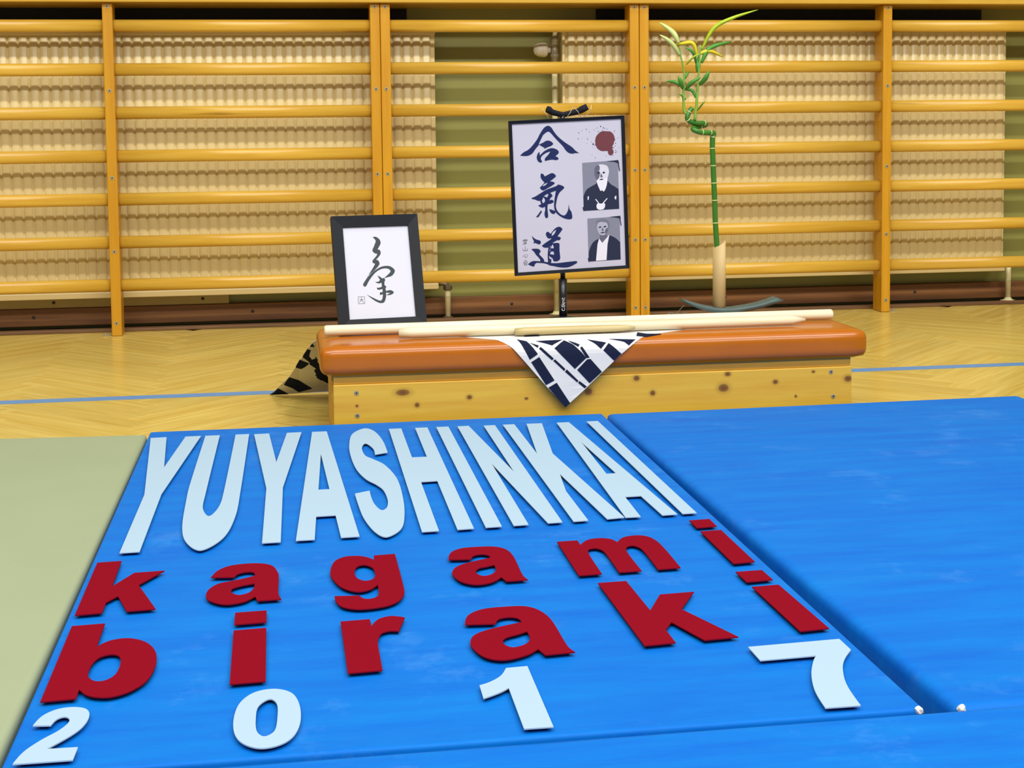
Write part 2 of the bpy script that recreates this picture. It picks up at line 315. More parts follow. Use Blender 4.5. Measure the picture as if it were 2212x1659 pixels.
LETTERS=[
('Y','w',[[(-.3136,-2.1019),(-.2809,-2.1003),(-.2633,-2.3856),(-.2413,-2.1025),(-.2089,-2.102),(-.2509,-2.5988),(-.2545,-2.9606),(-.2845,-2.9618),(-.2809,-2.5971)]],None),
('U','w',[[(-.1998,-2.1027),(-.1696,-2.1029),(-.1729,-2.61,1),(-.1721,-2.7132,1),(-.1596,-2.7684,1),(-.1474,-2.726,1),(-.1418,-2.6459,1),(-.1366,-2.1036),(-.108,-2.1035),(-.1116,-2.6094,1),(-.115,-2.7787,1),(-.1292,-2.9052,1),(-.1608,-2.9704,1),(-.1868,-2.921,1),(-.199,-2.8286,1),(-.2039,-2.6585,1),(-.205,-2.5377,1)]],None),
('Y','w',[[(-.0975,-2.1081),(-.0659,-2.1061),(-.049,-2.3837),(-.0281,-2.1078),(.003,-2.1069),(-.0361,-2.5921),(-.0391,-2.9483),(-.0681,-2.9487),(-.0657,-2.5941)]],None),
('A','w',[[(.0254,-2.1091),(.0567,-2.1094),(.0851,-2.9401),(.0557,-2.9412),(.0517,-2.8039),(.0194,-2.8052),(.014,-2.9446),(-.0154,-2.9449)],[(.0388,-2.3291),(.047,-2.6219),(.0273,-2.6224)]],None),
('S','w',[[(.1716,-2.3411),(.1454,-2.3552),(.1446,-2.2993,1),(.1324,-2.2479,1),(.1228,-2.2904,1),(.1254,-2.3595,1),(.1388,-2.3954,1),(.1586,-2.4516,1),(.1731,-2.5646,1),(.1731,-2.7031,1),(.166,-2.8269,1),(.1535,-2.9107,1),(.1273,-2.9519,1),(.1106,-2.9189,1),(.0975,-2.8311,1),(.0923,-2.7259,1),(.0909,-2.6635),(.1177,-2.6472),(.1192,-2.7248,1),(.1257,-2.7734,1),(.1322,-2.787,1),(.1411,-2.7671,1),(.1454,-2.7171,1),(.1426,-2.6501,1),(.1329,-2.6066,1),(.1156,-2.5566,1),(.1025,-2.4753,1),(.097,-2.3621,1),(.0984,-2.2589,1),(.1094,-2.1501,1),(.1378,-2.0954,1),(.1569,-2.1261,1),(.1686,-2.2189,1)]],None),
('H','w',[[(.1902,-2.1114),(.2171,-2.112),(.2159,-2.3963),(.2453,-2.3966),(.2471,-2.1123),(.2739,-2.113),(.2704,-2.9291),(.2433,-2.931),(.245,-2.5972),(.2148,-2.5997),(.2131,-2.9323),(.1855,-2.9335)]],None),
('I','w',[[(.2932,-2.113),(.3198,-2.1135),(.3166,-2.9259),(.2899,-2.9274)]],None),
('N','w',[[(.3394,-2.1146),(.3641,-2.1148),(.3948,-2.5559),(.3964,-2.1185),(.4214,-2.1187),(.4182,-2.9191),(.3937,-2.9212),(.3629,-2.4813),(.3611,-2.9233),(.3362,-2.9252)]],None),
('K','w',[[(.4389,-2.1173),(.4644,-2.1176),(.4638,-2.4138),(.4915,-2.1182),(.5254,-2.1202),(.4946,-2.4184),(.5247,-2.9105),(.4942,-2.915),(.4763,-2.5904),(.463,-2.7209),(.462,-2.9174),(.4368,-2.9193)]],None),
('A','w',[[(.5583,-2.1199),(.5856,-2.1205),(.6159,-2.9078),(.5896,-2.9097),(.5852,-2.7779),(.5568,-2.7788),(.5521,-2.9118),(.5263,-2.9114)],[(.5715,-2.3261),(.5804,-2.6047),(.562,-2.607)]],None),
('I','w',[[(.6253,-2.1206),(.6506,-2.1208),(.6498,-2.9061),(.6251,-2.9072)]],None),
('k','r',[[(-.3121,-3.0081),(-.2767,-3.0059),(-.2763,-3.1301),(-.2513,-3.0708),(-.2081,-3.0683),(-.2397,-3.1315),(-.2062,-3.2439),(-.2445,-3.2462),(-.2632,-3.178),(-.2763,-3.2028),(-.2763,-3.2466),(-.3116,-3.2502)]],None),
('a','r',[[(-.139,-3.1146),(-.1284,-3.0793,1),(-.1085,-3.0595,1),(-.0749,-3.0565,1),(-.0523,-3.072,1),(-.0428,-3.1091,1),(-.0414,-3.1411,1),(-.0416,-3.2065,1),(-.0375,-3.2338),(-.0701,-3.2347),(-.0737,-3.2149),(-.0893,-3.2358,1),(-.114,-3.2419,1),(-.1355,-3.2223,1),(-.1416,-3.1972,1),(-.1382,-3.1684,1),(-.1255,-3.1456,1),(-.1059,-3.1365,1),(-.0756,-3.1188),(-.078,-3.1024,1),(-.0868,-3.097,1),(-.0992,-3.1037,1),(-.1054,-3.12)],[(-.0757,-3.1551),(-.0765,-3.1777,1),(-.0828,-3.1962,1),(-.0961,-3.2044,1),(-.1063,-3.1918,1),(-.1061,-3.1745,1),(-.0943,-3.1632,1)]],None),
('g','r',[[(.1009,-3.0501),(.1334,-3.0474),(.1335,-3.2189,1),(.13,-3.2509,1),(.1197,-3.2755,1),(.1004,-3.2915,1),(.0689,-3.2968,1),(.0465,-3.2849,1),(.0375,-3.2625,1),(.0356,-3.2341),(.0699,-3.2384),(.0746,-3.2511,1),(.0827,-3.2553,1),(.0923,-3.2491,1),(.097,-3.2339,1),(.0979,-3.1942),(.085,-3.2152,1),(.0661,-3.2198,1),(.0466,-3.1968,1),(.0352,-3.1548,1),(.0333,-3.1191,1),(.0406,-3.0715,1),(.0559,-3.0492,1),(.0762,-3.0473,1),(.0904,-3.0571,1),(.1004,-3.0743)],[(.0846,-3.0955,1),(.0953,-3.1129,1),(.0976,-3.1433,1),(.0931,-3.1659,1),(.0813,-3.1728,1),(.0708,-3.1587,1),(.0681,-3.1288,1),(.0735,-3.1026,1)]],None),
('a','r',[[(.2107,-3.093),(.218,-3.0579,1),(.2353,-3.0382,1),(.2604,-3.0344,1),(.2883,-3.0384,1),(.3043,-3.0582,1),(.3094,-3.0981,1),(.308,-3.1865,1),(.3121,-3.2117),(.2802,-3.2131),(.2762,-3.1927),(.2596,-3.2137,1),(.2361,-3.22,1),(.2172,-3.2039,1),(.209,-3.1764,1),(.2096,-3.1529,1),(.2188,-3.1305,1),(.2352,-3.1152,1),(.2743,-3.0945),(.2719,-3.0812,1),(.2626,-3.0743,1),(.2506,-3.0803,1),(.2444,-3.097)],[(.2746,-3.1314),(.2728,-3.159,1),(.2651,-3.1754,1),(.2525,-3.1824,1),(.2442,-3.1714,1),(.2439,-3.1565,1),(.2516,-3.1429,1),(.2631,-3.1378,1)]],None),
('m','r',[[(.3883,-3.0305),(.4211,-3.0292),(.4209,-3.054),(.4378,-3.0294,1),(.4584,-3.0235,1),(.4738,-3.0319,1),(.4803,-3.0506),(.4969,-3.0256,1),(.5201,-3.0193,1),(.5364,-3.0325,1),(.5434,-3.0726,1),(.5418,-3.1971),(.5069,-3.199),(.5085,-3.0967,1),(.5006,-3.0732,1),(.4882,-3.0804,1),(.4831,-3.1063,1),(.4821,-3.2009),(.4479,-3.2022),(.4489,-3.096,1),(.4406,-3.0763,1),(.4276,-3.0832,1),(.4235,-3.1125,1),(.422,-3.2044),(.3875,-3.2062)]],None),
('i','r',[[(.624,-3.0168),(.659,-3.0149),(.6577,-3.189),(.6235,-3.1926)]],[(.6245,-2.9501),(.6594,-2.9477),(.6587,-2.9923),(.6241,-2.9952)]),
('b','r',[[(-.3093,-3.2943),(-.2673,-3.2915),(-.267,-3.3799),(-.2519,-3.3593,1),(-.2294,-3.3556,1),(-.2062,-3.3757,1),(-.1915,-3.4143,1),(-.1881,-3.4639,1),(-.1941,-3.5092,1),(-.2092,-3.5375,1),(-.2269,-3.5506,1),(-.2428,-3.5507,1),(-.2582,-3.5414,1),(-.2694,-3.522),(-.269,-3.5497),(-.3082,-3.5523)],[(-.2452,-3.4109,1),(-.2346,-3.4213,1),(-.2308,-3.4488,1),(-.2331,-3.4814,1),(-.2427,-3.498,1),(-.2549,-3.498,1),(-.2645,-3.4802,1),(-.2654,-3.4472,1),(-.2587,-3.4193,1)]],None),
('i','r',[[(-.0985,-3.3508),(-.0566,-3.3481),(-.0551,-3.5354),(-.0967,-3.5376)]],[(-.0989,-3.28),(-.057,-3.278),(-.0567,-3.3254),(-.0984,-3.3279)]),
('r','r',[[(.0398,-3.3418),(.0785,-3.3394),(.0791,-3.3673),(.0889,-3.3428,1),(.1041,-3.3324,1),(.1167,-3.3358,1),(.1247,-3.3412),(.1126,-3.3933),(.1016,-3.3894,1),(.0901,-3.3974,1),(.0838,-3.4234,1),(.083,-3.4453,1),(.0829,-3.5254),(.0414,-3.5281)]],None),
('a','r',[[(.1998,-3.3838),(.2087,-3.3482,1),(.2303,-3.3273,1),(.2608,-3.3228,1),(.2885,-3.326,1),(.305,-3.3464,1),(.314,-3.3875,1),(.3163,-3.4844,1),(.3216,-3.5082),(.2833,-3.5113),(.2784,-3.4895),(.26,-3.5082,1),(.2313,-3.5188,1),(.2093,-3.5051,1),(.1986,-3.4712,1),(.1994,-3.445,1),(.2078,-3.424,1),(.229,-3.4072,1),(.2743,-3.3878),(.2712,-3.3722,1),(.2609,-3.3654,1),(.2472,-3.3701,1),(.2393,-3.3879)],[(.2751,-3.4237),(.2747,-3.4501,1),(.2666,-3.4686,1),(.2497,-3.4781,1),(.2405,-3.4681,1),(.2396,-3.4525,1),(.2477,-3.4405,1),(.2632,-3.4321,1)]],None),
('k','r',[[(.4071,-3.2455),(.4488,-3.2441),(.451,-3.3743),(.4805,-3.3117),(.5302,-3.3086),(.4934,-3.3767),(.5355,-3.4934),(.4898,-3.4968),(.4667,-3.4243),(.452,-3.4506),(.4521,-3.499),(.4109,-3.5024)]],None),
('i','r',[[(.6158,-3.3026),(.6558,-3.3004),(.6594,-3.4843),(.619,-3.488)]],[(.6143,-3.2321),(.6547,-3.2307),(.6553,-3.2772),(.6151,-3.2808)]),
('2','w',[[(-.3052,-3.6205),(-.2989,-3.5941,1),(-.286,-3.5783,1),(-.2694,-3.5747,1),(-.2545,-3.582,1),(-.2479,-3.5994,1),(-.2489,-3.625,1),(-.2575,-3.6502,1),(-.2801,-3.6858),(-.2484,-3.6869),(-.2492,-3.7185),(-.3092,-3.718),(-.3028,-3.6878,1),(-.2898,-3.6611,1),(-.2754,-3.6394,1),(-.2678,-3.6196,1),(-.2687,-3.6076,1),(-.2749,-3.6013,1),(-.2817,-3.6072,1),(-.2857,-3.6233)]],None),
('0','w',[[(-.0445,-3.5616,1),(-.025,-3.5778,1),(-.0164,-3.6153,1),(-.0161,-3.6635,1),(-.024,-3.7001,1),(-.039,-3.7194,1),(-.0596,-3.7236,1),(-.0777,-3.7069,1),(-.0869,-3.6775,1),(-.0883,-3.6346,1),(-.0825,-3.5949,1),(-.0671,-3.5679,1)],[(-.0502,-3.5911,1),(-.0418,-3.6065,1),(-.0408,-3.6433,1),(-.0437,-3.6815,1),(-.0544,-3.6946,1),(-.0626,-3.68,1),(-.0645,-3.6469,1),(-.0623,-3.611,1)]],None),
('1','w',[[(.191,-3.5938),(.2052,-3.5851,1),(.2195,-3.5691,1),(.2296,-3.5456),(.2558,-3.5441),(.2543,-3.7252),(.222,-3.7247),(.2232,-3.6079),(.211,-3.6198,1),(.1903,-3.6337)]],None),
('7','w',[[(.6575,-3.5238),(.6573,-3.5626),(.6363,-3.5938,1),(.6222,-3.625,1),(.6092,-3.6702,1),(.6017,-3.7294),(.5605,-3.729),(.5671,-3.6789,1),(.5808,-3.6313,1),(.5977,-3.5921,1),(.6083,-3.574),(.5361,-3.5771),(.5362,-3.5302)]],None),
]
POSTER_INK=[
[[(-.1209,.2984),(-.1119,.3061,1),(-.1014,.311,1),(-.0916,.319,1),(-.0775,.3353,1),(-.069,.3496,1),(-.0581,.3638,1),(-.048,.3686,1),(-.0399,.3641,1),(-.0332,.3533,1),(-.0241,.3412,1),(-.0088,.3272,1),(.0106,.3129,1),(.019,.3039,1),(.0284,.2972),(.0164,.2974),(.0132,.2964),(.0029,.2985,1),(-.0056,.306,1),(-.0124,.3165,1),(-.0299,.336,1),(-.042,.3506,1),(-.049,.3541,1),(-.0604,.3469,1),(-.0655,.3386,1),(-.0715,.3273,1),(-.0733,.3219,1),(-.0816,.313,1),(-.0891,.3033,1),(-.0964,.2987,1),(-.1052,.2968,1)]],
[[(-.0724,.3233),(-.062,.3276,1),(-.0523,.3321,1),(-.0428,.3301,1),(-.0367,.3239,1),(-.0409,.3191,1),(-.0514,.3154,1),(-.061,.3116),(-.0582,.3142),(-.0663,.3192,1)]],
[[(-.0716,.3051),(-.0716,.2962),(-.0605,.3057,1),(-.0491,.3114,1),(-.0388,.3128,1),(-.0286,.3091,1),(-.0232,.303,1),(-.025,.2984,1),(-.0324,.2926),(-.0254,.2883,1),(-.0252,.2844,1),(-.0312,.2828,1),(-.0423,.2845,1),(-.0582,.2823,1),(-.0594,.2839),(-.058,.2893,1),(-.0505,.2966,1),(-.0442,.3049),(-.0559,.3016,1),(-.0665,.2944,1),(-.0691,.2875,1),(-.0662,.2811,1),(-.0703,.2786,1),(-.0765,.2824,1),(-.0793,.2912,1),(-.0765,.3011,1)]],
[[(-.0705,.2505,1),(-.0655,.2502,1),(-.0607,.2437),(-.0514,.2481,1),(-.043,.251,1),(-.0366,.2486,1),(-.0327,.243,1),(-.037,.2387,1),(-.0488,.2308),(-.0402,.229,1),(-.0366,.2251,1),(-.0433,.2201,1),(-.0545,.2144,1),(-.0648,.2096,1),(-.0703,.2108,1),(-.0747,.2166),(-.068,.2224),(-.0622,.2284),(-.0709,.2406,1)],[(-.0672,.2192),(-.0633,.2248,1),(-.054,.2279),(-.0598,.2219)]],
[[(-.0968,.1919),(-.0865,.1954,1),(-.0715,.2036,1),(-.0574,.2109,1),(-.0341,.2178,1),(-.028,.222),(-.0166,.2177,1),(-.0127,.2129,1),(-.0179,.2078,1),(-.0256,.201,1),(-.0306,.1913,1),(-.0338,.1797,1),(-.0357,.1671,1),(-.0328,.1569,1),(-.0249,.1474,1),(-.0167,.1437,1),(-.0111,.1465,1),(-.0051,.1571,1),(-.0027,.1724),(-.0009,.1578,1),(.003,.1521,1),(.0048,.1374,1),(-.0005,.1332,1),(-.0143,.1358,1),(-.0278,.1439,1),(-.0376,.1545,1),(-.0403,.1674,1),(-.0393,.1809,1),(-.0369,.1944,1),(-.0341,.2065),(-.042,.2046,1),(-.05,.2019,1),(-.0588,.1988,1),(-.0683,.1926,1),(-.0741,.1848,1),(-.0806,.1842,1),(-.0878,.1878,1),(-.0941,.1891,1)]],
[[(-.0542,.2008),(-.0486,.2018,1),(-.0433,.1948,1),(-.0472,.1904,1),(-.0521,.1835),(-.0447,.1844,1),(-.0403,.1796),(-.0459,.1759,1),(-.0561,.1742),(-.0573,.1638,1),(-.0564,.1438,1),(-.0598,.1396,1),(-.0639,.1424,1),(-.0654,.1507,1),(-.0632,.1596),(-.0633,.1687),(-.0693,.1664,1),(-.0748,.168,1),(-.0806,.1725),(-.0727,.1752),(-.0755,.1848),(-.0682,.1935),(-.0645,.1946),(-.0573,.191),(-.0543,.1963)],[(-.0665,.1925),(-.063,.1868,1),(-.0632,.1814,1),(-.068,.1771),(-.0709,.1837)]],
[[(-.0742,.1598),(-.0716,.1565),(-.0804,.1443,1),(-.0832,.1431,1),(-.087,.1447),(-.081,.1507,1)]],
[[(-.0534,.1618),(-.0457,.1595,1),(-.038,.1554,1),(-.0391,.15,1),(-.0451,.1495,1),(-.0505,.1543)]],
[[(-.0995,.098),(-.0946,.0921,1),(-.0884,.0878,1),(-.0805,.085,1),(-.0776,.0816,1),(-.0789,.0762,1),(-.0841,.0757,1),(-.0911,.0789,1),(-.0967,.0785),(-.0945,.0835),(-.0978,.0908,1)]],
[[(-.1021,.0635),(-.0989,.065,1),(-.0846,.0639,1),(-.0792,.0581,1),(-.0797,.0557,1),(-.0831,.052),(-.0812,.0479,1),(-.0751,.0412,1),(-.0713,.0354,1),(-.0707,.0306),(-.0612,.0288),(-.0533,.0263),(-.0365,.0252,1),(-.0124,.0264,1),(.011,.0273),(.0141,.0241),(.0083,.0199,1),(-.0097,.0131,1),(-.0297,.0137,1),(-.048,.0184,1),(-.056,.0202,1),(-.0646,.0247,1),(-.0764,.0278,1),(-.0916,.0292),(-.0953,.0251),(-.0958,.0224),(-.0983,.0206,1),(-.1038,.0221,1),(-.1124,.027),(-.1066,.0314,1),(-.1001,.0341,1),(-.0922,.034,1),(-.0807,.0325),(-.0824,.0393,1),(-.0915,.0502,1),(-.0952,.0567,1)]],
[[(-.064,.0997,1),(-.0614,.1047,1),(-.0574,.1048,1),(-.052,.0997),(-.042,.1109,1),(-.0338,.1156,1),(-.027,.1155,1),(-.0216,.1101,1),(-.0237,.1059,1),(-.033,.0946),(-.0339,.0915),(-.0276,.0899,1),(-.0269,.0863,1),(-.0303,.0822,1),(-.0359,.0826,1),(-.0473,.077),(-.0508,.0705),(-.0589,.0658),(-.0677,.066,1),(-.0732,.0687,1),(-.0751,.0716),(-.0648,.0785,1),(-.0517,.0863,1),(-.0508,.0894),(-.0556,.0881,1),(-.0611,.0916,1)],[(-.0494,.0941),(-.0471,.1026,1),(-.0368,.1098),(-.0424,.0991,1)]],
[[(-.0481,.0758),(-.0345,.0758,1),(-.0306,.0731,1),(-.0309,.0565,1),(-.03,.0367,1),(-.0347,.031,1),(-.0428,.0296,1),(-.0483,.0323),(-.0496,.038,1),(-.0574,.0448,1),(-.057,.055),(-.0544,.058),(-.0542,.0636),(-.0515,.0709)],[(-.0475,.0725,1),(-.0453,.0662,1),(-.0458,.063),(-.0533,.0633),(-.0508,.0689)],[(-.0529,.0556),(-.0458,.0551),(-.0449,.0464),(-.0556,.049)]],
[[(-.0585,.067),(-.0537,.0667),(-.057,.0543),(-.0583,.0425),(-.0561,.036),(-.0525,.037),(-.0533,.0271),(-.0609,.0276),(-.0615,.0427,1),(-.0606,.0545,1)]],
]
POSTER_STROKES=[[(-.1218,.0883),(-.1122,.0889)],[(-.1177,.0904),(-.1176,.0841)],[(-.1234,.0865),(-.1218,.0876),(-.1115,.0877),(-.1119,.086)],[(-.1211,.0859),(-.1195,.0853)],[(-.1155,.0864),(-.1139,.0857)],[(-.1212,.0828),(-.114,.0831),(-.1146,.0784),(-.123,.0782)],[(-.1209,.0804),(-.1145,.0808)],[(-.1177,.0723),(-.118,.0617)],[(-.1235,.0664),(-.1229,.0613),(-.1125,.0618)],[(-.1125,.0665),(-.1124,.0614)],[(-.1247,.0472),(-.1238,.0491)],[(-.121,.0505),(-.1199,.0465),(-.1172,.0447),(-.1128,.0456)],[(-.1185,.0527),(-.1174,.0506)],[(-.1138,.0512),(-.1118,.0497)],[(-.1183,.0377),(-.1242,.031)],[(-.1183,.0377),(-.1122,.0318)],[(-.1209,.0323),(-.1161,.0324)],[(-.1226,.0293),(-.1139,.0299)],[(-.1186,.0298),(-.122,.0257),(-.1156,.0261)],[(-.1163,.0281),(-.1145,.0248)]]
SPLAT=[(.0922,.3489),(.0967,.3481,1),(.1095,.3468),(.1164,.3409,1),(.1199,.3326,1),(.1207,.3263),(.1232,.3243),(.12,.3238,1),(.1167,.3146,1),(.113,.3085),(.1184,.3054),(.1125,.3047),(.1153,.3002,1),(.1164,.2945,1),(.1133,.289,1),(.1081,.2874,1),(.1036,.2902,1),(.1014,.2984),(.0975,.2989,1),(.0891,.2988,1),(.0828,.3006,1),(.0753,.306,1),(.0729,.3112,1),(.0711,.3144),(.0675,.3139),(.0708,.3169),(.0704,.3219,1),(.071,.33,1),(.0745,.338,1),(.0838,.3462,1)]
SPLAT_DOTS=[(.0487,.3553,0.00140),(.0374,.3524,0.00089),(.0292,.3475,0.00128),(.0274,.3328,0.00128),(.0556,.348,0.00089),(.0693,.3529,0.00102),(.0761,.3572,0.00102),(.0793,.3477,0.00128),(.0897,.3513,0.00102),(.0856,.3605,0.00191),(.0925,.357,0.00128),(.0956,.3547,0.00102),(.1014,.3532,0.00102),(.1218,.3484,0.00077),(.1194,.3454,0.00102),(.1286,.3299,0.00102),(.1223,.3165,0.00140),(.1211,.3099,0.00102),(.122,.2989,0.00128),(.1215,.2936,0.00128),(.1257,.2953,0.00102),(.0648,.3175,0.00217),(.0515,.331,0.00140),(.0606,.2912,0.00077),(.069,.2832,0.00102),(.1142,.2868,0.00115),(.0605,.3231,0.00077),(.0492,.3202,0.00077),(.0974,.2867,0.00077),(.0641,.3085,0.00064),(.1296,.3051,0.00077)]
PORTRAITS={
'one':[('bg',[(.0352,.2722),(.1267,.2741),(.126,.152),(.0347,.152)]),('robe',[(.0352,.1889),(.0399,.1987,1),(.0461,.2067,1),(.0671,.2173),(.0724,.222),(.0983,.2239),(.1082,.2133),(.115,.2096,1),(.1259,.2014),(.126,.152),(.0347,.152)]),('ear',[(.0643,.2426,1),(.0673,.2466,1),(.0705,.2406,1),(.0694,.2331,1),(.0657,.2358,1)]),('ear',[(.0989,.2424,1),(.1027,.243,1),(.1018,.2363,1),(.0994,.2323,1)]),('skin',[(.0656,.2459,1),(.0673,.2592,1),(.0757,.2651,1),(.086,.2657,1),(.0979,.2617,1),(.1027,.2505,1),(.1014,.2389,1),(.0976,.229,1),(.093,.2209,1),(.0809,.2182,1),(.0717,.2254,1),(.0678,.2357,1)]),('shade',[(.0656,.2459,1),(.0673,.2592,1),(.0757,.2651,1),(.0797,.2585,1),(.0777,.2485,1),(.0791,.2401,1),(.0762,.2319,1),(.0717,.2254,1),(.0678,.2357,1)]),('dark',[(.0724,.2463,1),(.0776,.2472,1),(.0805,.2447,1),(.0766,.2427,1),(.0729,.2438,1)]),('dark',[(.0862,.2461,1),(.0905,.2475,1),(.0925,.2444,1),(.0886,.2424,1)]),('shade',[(.0808,.24,1),(.0826,.2433,1),(.085,.2381,1),(.0857,.2339,1),(.0806,.2338,1)]),('white',[(.07,.2255),(.0762,.231,1),(.0831,.2323,1),(.0882,.2295,1),(.0986,.2323),(.0963,.2157,1),(.0915,.2025,1),(.087,.1977,1),(.0837,.2012,1),(.0794,.1998,1),(.0754,.2084,1),(.0722,.217,1)]),('dark',[(.077,.2285,1),(.083,.2302,1),(.0881,.2279,1),(.0826,.2268,1)]),('white',[(.0459,.1866,1),(.0489,.1878,1),(.0482,.1798,1),(.046,.179,1)]),('white',[(.1149,.1818,1),(.119,.1858,1),(.1187,.1765,1),(.1156,.1775,1)]),('white',[(.0677,.1635,1),(.0714,.1692,1),(.0791,.1679,1),(.0886,.1682,1),(.0895,.1605,1),(.0855,.154,1),(.0768,.1525,1),(.0692,.1558,1)]),('white',[(.0649,.1796),(.0675,.18),(.0756,.1681),(.0731,.1679)]),('white',[(.095,.1808),(.0967,.1795),(.086,.1683),(.0834,.1693)]),('dark',[(.0966,.273),(.1276,.2747),(.1298,.265),(.1171,.2707)]),('dark',[(.1264,.2652),(.1287,.2659),(.1314,.2456),(.1284,.2491)]),('dark',[(.0317,.1622),(.035,.1612),(.0364,.1515),(.0339,.1524)])],
'two':[('bg',[(.0434,.1321),(.1262,.133),(.1254,.0236),(.0428,.0234)]),('robe',[(.0426,.0251),(.0447,.0501,1),(.0549,.0706,1),(.0708,.0798),(.1003,.0864),(.1139,.0788,1),(.1256,.067),(.1254,.0236),(.0429,.0239)]),('shade',[(.0742,.0905),(.0919,.0911),(.0898,.0811),(.0793,.0687),(.0734,.0804)]),('white',[(.0716,.0805),(.0668,.0656),(.0615,.0244),(.0887,.0247),(.0926,.064),(.0984,.089),(.0793,.0687)]),('grey',[(.0651,.1148,1),(.0672,.1248,1),(.0777,.1295,1),(.0897,.1276,1),(.0981,.1212,1),(.0995,.111,1),(.0965,.101,1),(.0904,.098,1),(.0699,.1026,1)]),('skin2',[(.0669,.1079,1),(.0687,.1179,1),(.0757,.1217,1),(.0894,.12,1),(.0944,.1147,1),(.0948,.1011,1),(.0901,.0912,1),(.0814,.0876,1),(.0737,.0906,1),(.0689,.0993,1)]),('dark',[(.0709,.1085,1),(.0762,.1107,1),(.0783,.1085,1),(.0743,.1066,1)]),('dark',[(.0839,.1094,1),(.0891,.1113,1),(.0908,.1085,1),(.0864,.1072,1)]),('shade',[(.0799,.1054,1),(.0821,.107,1),(.0835,.0993,1),(.0792,.0987,1)]),('dark',[(.0747,.0947,1),(.0817,.096,1),(.0868,.0945,1),(.0807,.093,1)]),('shade',[(.0906,.1048,1),(.0949,.1045,1),(.0938,.0961,1),(.0884,.0914,1),(.0869,.0965,1)]),('dark',[(.0985,.133),(.128,.1346),(.1291,.1261),(.1192,.1301)]),('dark',[(.1259,.1263),(.128,.127),(.1305,.1082),(.128,.1109)]),('dark',[(.0406,.0334),(.0431,.0315),(.0449,.023),(.042,.0238)])],
}
FRAME_INK=[[[(-.0072,.2195),(.001,.2198,1),(.0092,.2131,1),(.0113,.204,1),(.0078,.1964,1),(.0022,.1883),(.0082,.1849,1),(.0092,.1771,1),(.0044,.1697,1),(-.0044,.1611),(.0012,.1602,1),(.0045,.1518,1),(-.0001,.1443,1),(-.0109,.134,1),(-.0253,.1238,1),(-.0314,.1165),(-.0198,.1312,1),(-.0113,.1435,1),(-.0063,.1522),(-.0117,.1544,1),(-.0119,.1601,1),(-.003,.17,1),(.0013,.1768),(-.006,.179,1),(-.0105,.1856,1),(-.006,.1957,1),(-.0006,.2083,1),(-.002,.2135,1)]],[[(-.0368,.0952,1),(-.0401,.1004,1),(-.0351,.109,1),(-.0228,.1237,1),(-.007,.1357,1),(.0098,.1439,1),(.0273,.1445,1),(.038,.1376,1),(.0405,.1299,1),(.0328,.12,1),(.0226,.1167,1),(.0124,.1146),(.0217,.1218,1),(.0299,.1303,1),(.0267,.1368,1),(.0169,.1392,1),(.0043,.1365,1),(-.0088,.1282,1),(-.0238,.1111,1),(-.0323,.0975,1)]],[[(-.0032,.1216),(.004,.1175,1),(.008,.1135),(.0124,.1146,1),(.0151,.1094,1),(.013,.1057,1),(.0122,.0968),(.0169,.0928),(.0141,.0891),(.0147,.0815),(.0261,.0835,1),(.0337,.0781,1),(.0277,.0727,1),(.0145,.0714),(.0255,.0773),(.0144,.0778),(.0135,.0665,1),(.0089,.0553,1),(.0024,.0525,1),(-.0061,.0542,1),(-.0178,.0616,1),(-.0328,.0749),(-.0163,.0653,1),(-.002,.0584,1),(.0038,.0619,1),(.0067,.0743),(-.0009,.0728),(-.0004,.0791),(.0065,.0794),(.0065,.0876),(-.0047,.0862,1),(-.0067,.0926),(-.0032,.0906,1),(.0057,.0933),(.0053,.1035),(-.0023,.1019,1),(-.01,.106),(-.0019,.1063,1),(.0022,.1112)]]]
FRAME_SEAL=[[(-.0547,.0703),(-.0388,.0699),(-.0397,.053),(-.0554,.0534),(-.0547,.0703)],[(-.0521,.0639),(-.0417,.064)],[(-.0468,.0693),(-.0472,.0643)],[(-.046,.0642),(-.0527,.0564)],[(-.0468,.0617),(-.0417,.0552)],[(-.0487,.0606),(-.0443,.0616)]]
CLOTH_PROFILE=[(0.0000,-1.9930,0.0764),(0.1206,-1.9930,0.1970),(0.1294,-1.9918,0.2058),(0.1383,-1.9884,0.2140),(0.1472,-1.9830,0.2210),(0.1561,-1.9760,0.2264),(0.1649,-1.9678,0.2298),(0.1738,-1.9590,0.2310),(0.4928,-1.6400,0.2310),(0.5185,-1.6150,0.2250),(0.5405,-1.6000,0.2090),(0.9121,-1.2900,0.0040),(1.0021,-1.2000,0.0030),(1.3021,-0.9000,0.0030)]
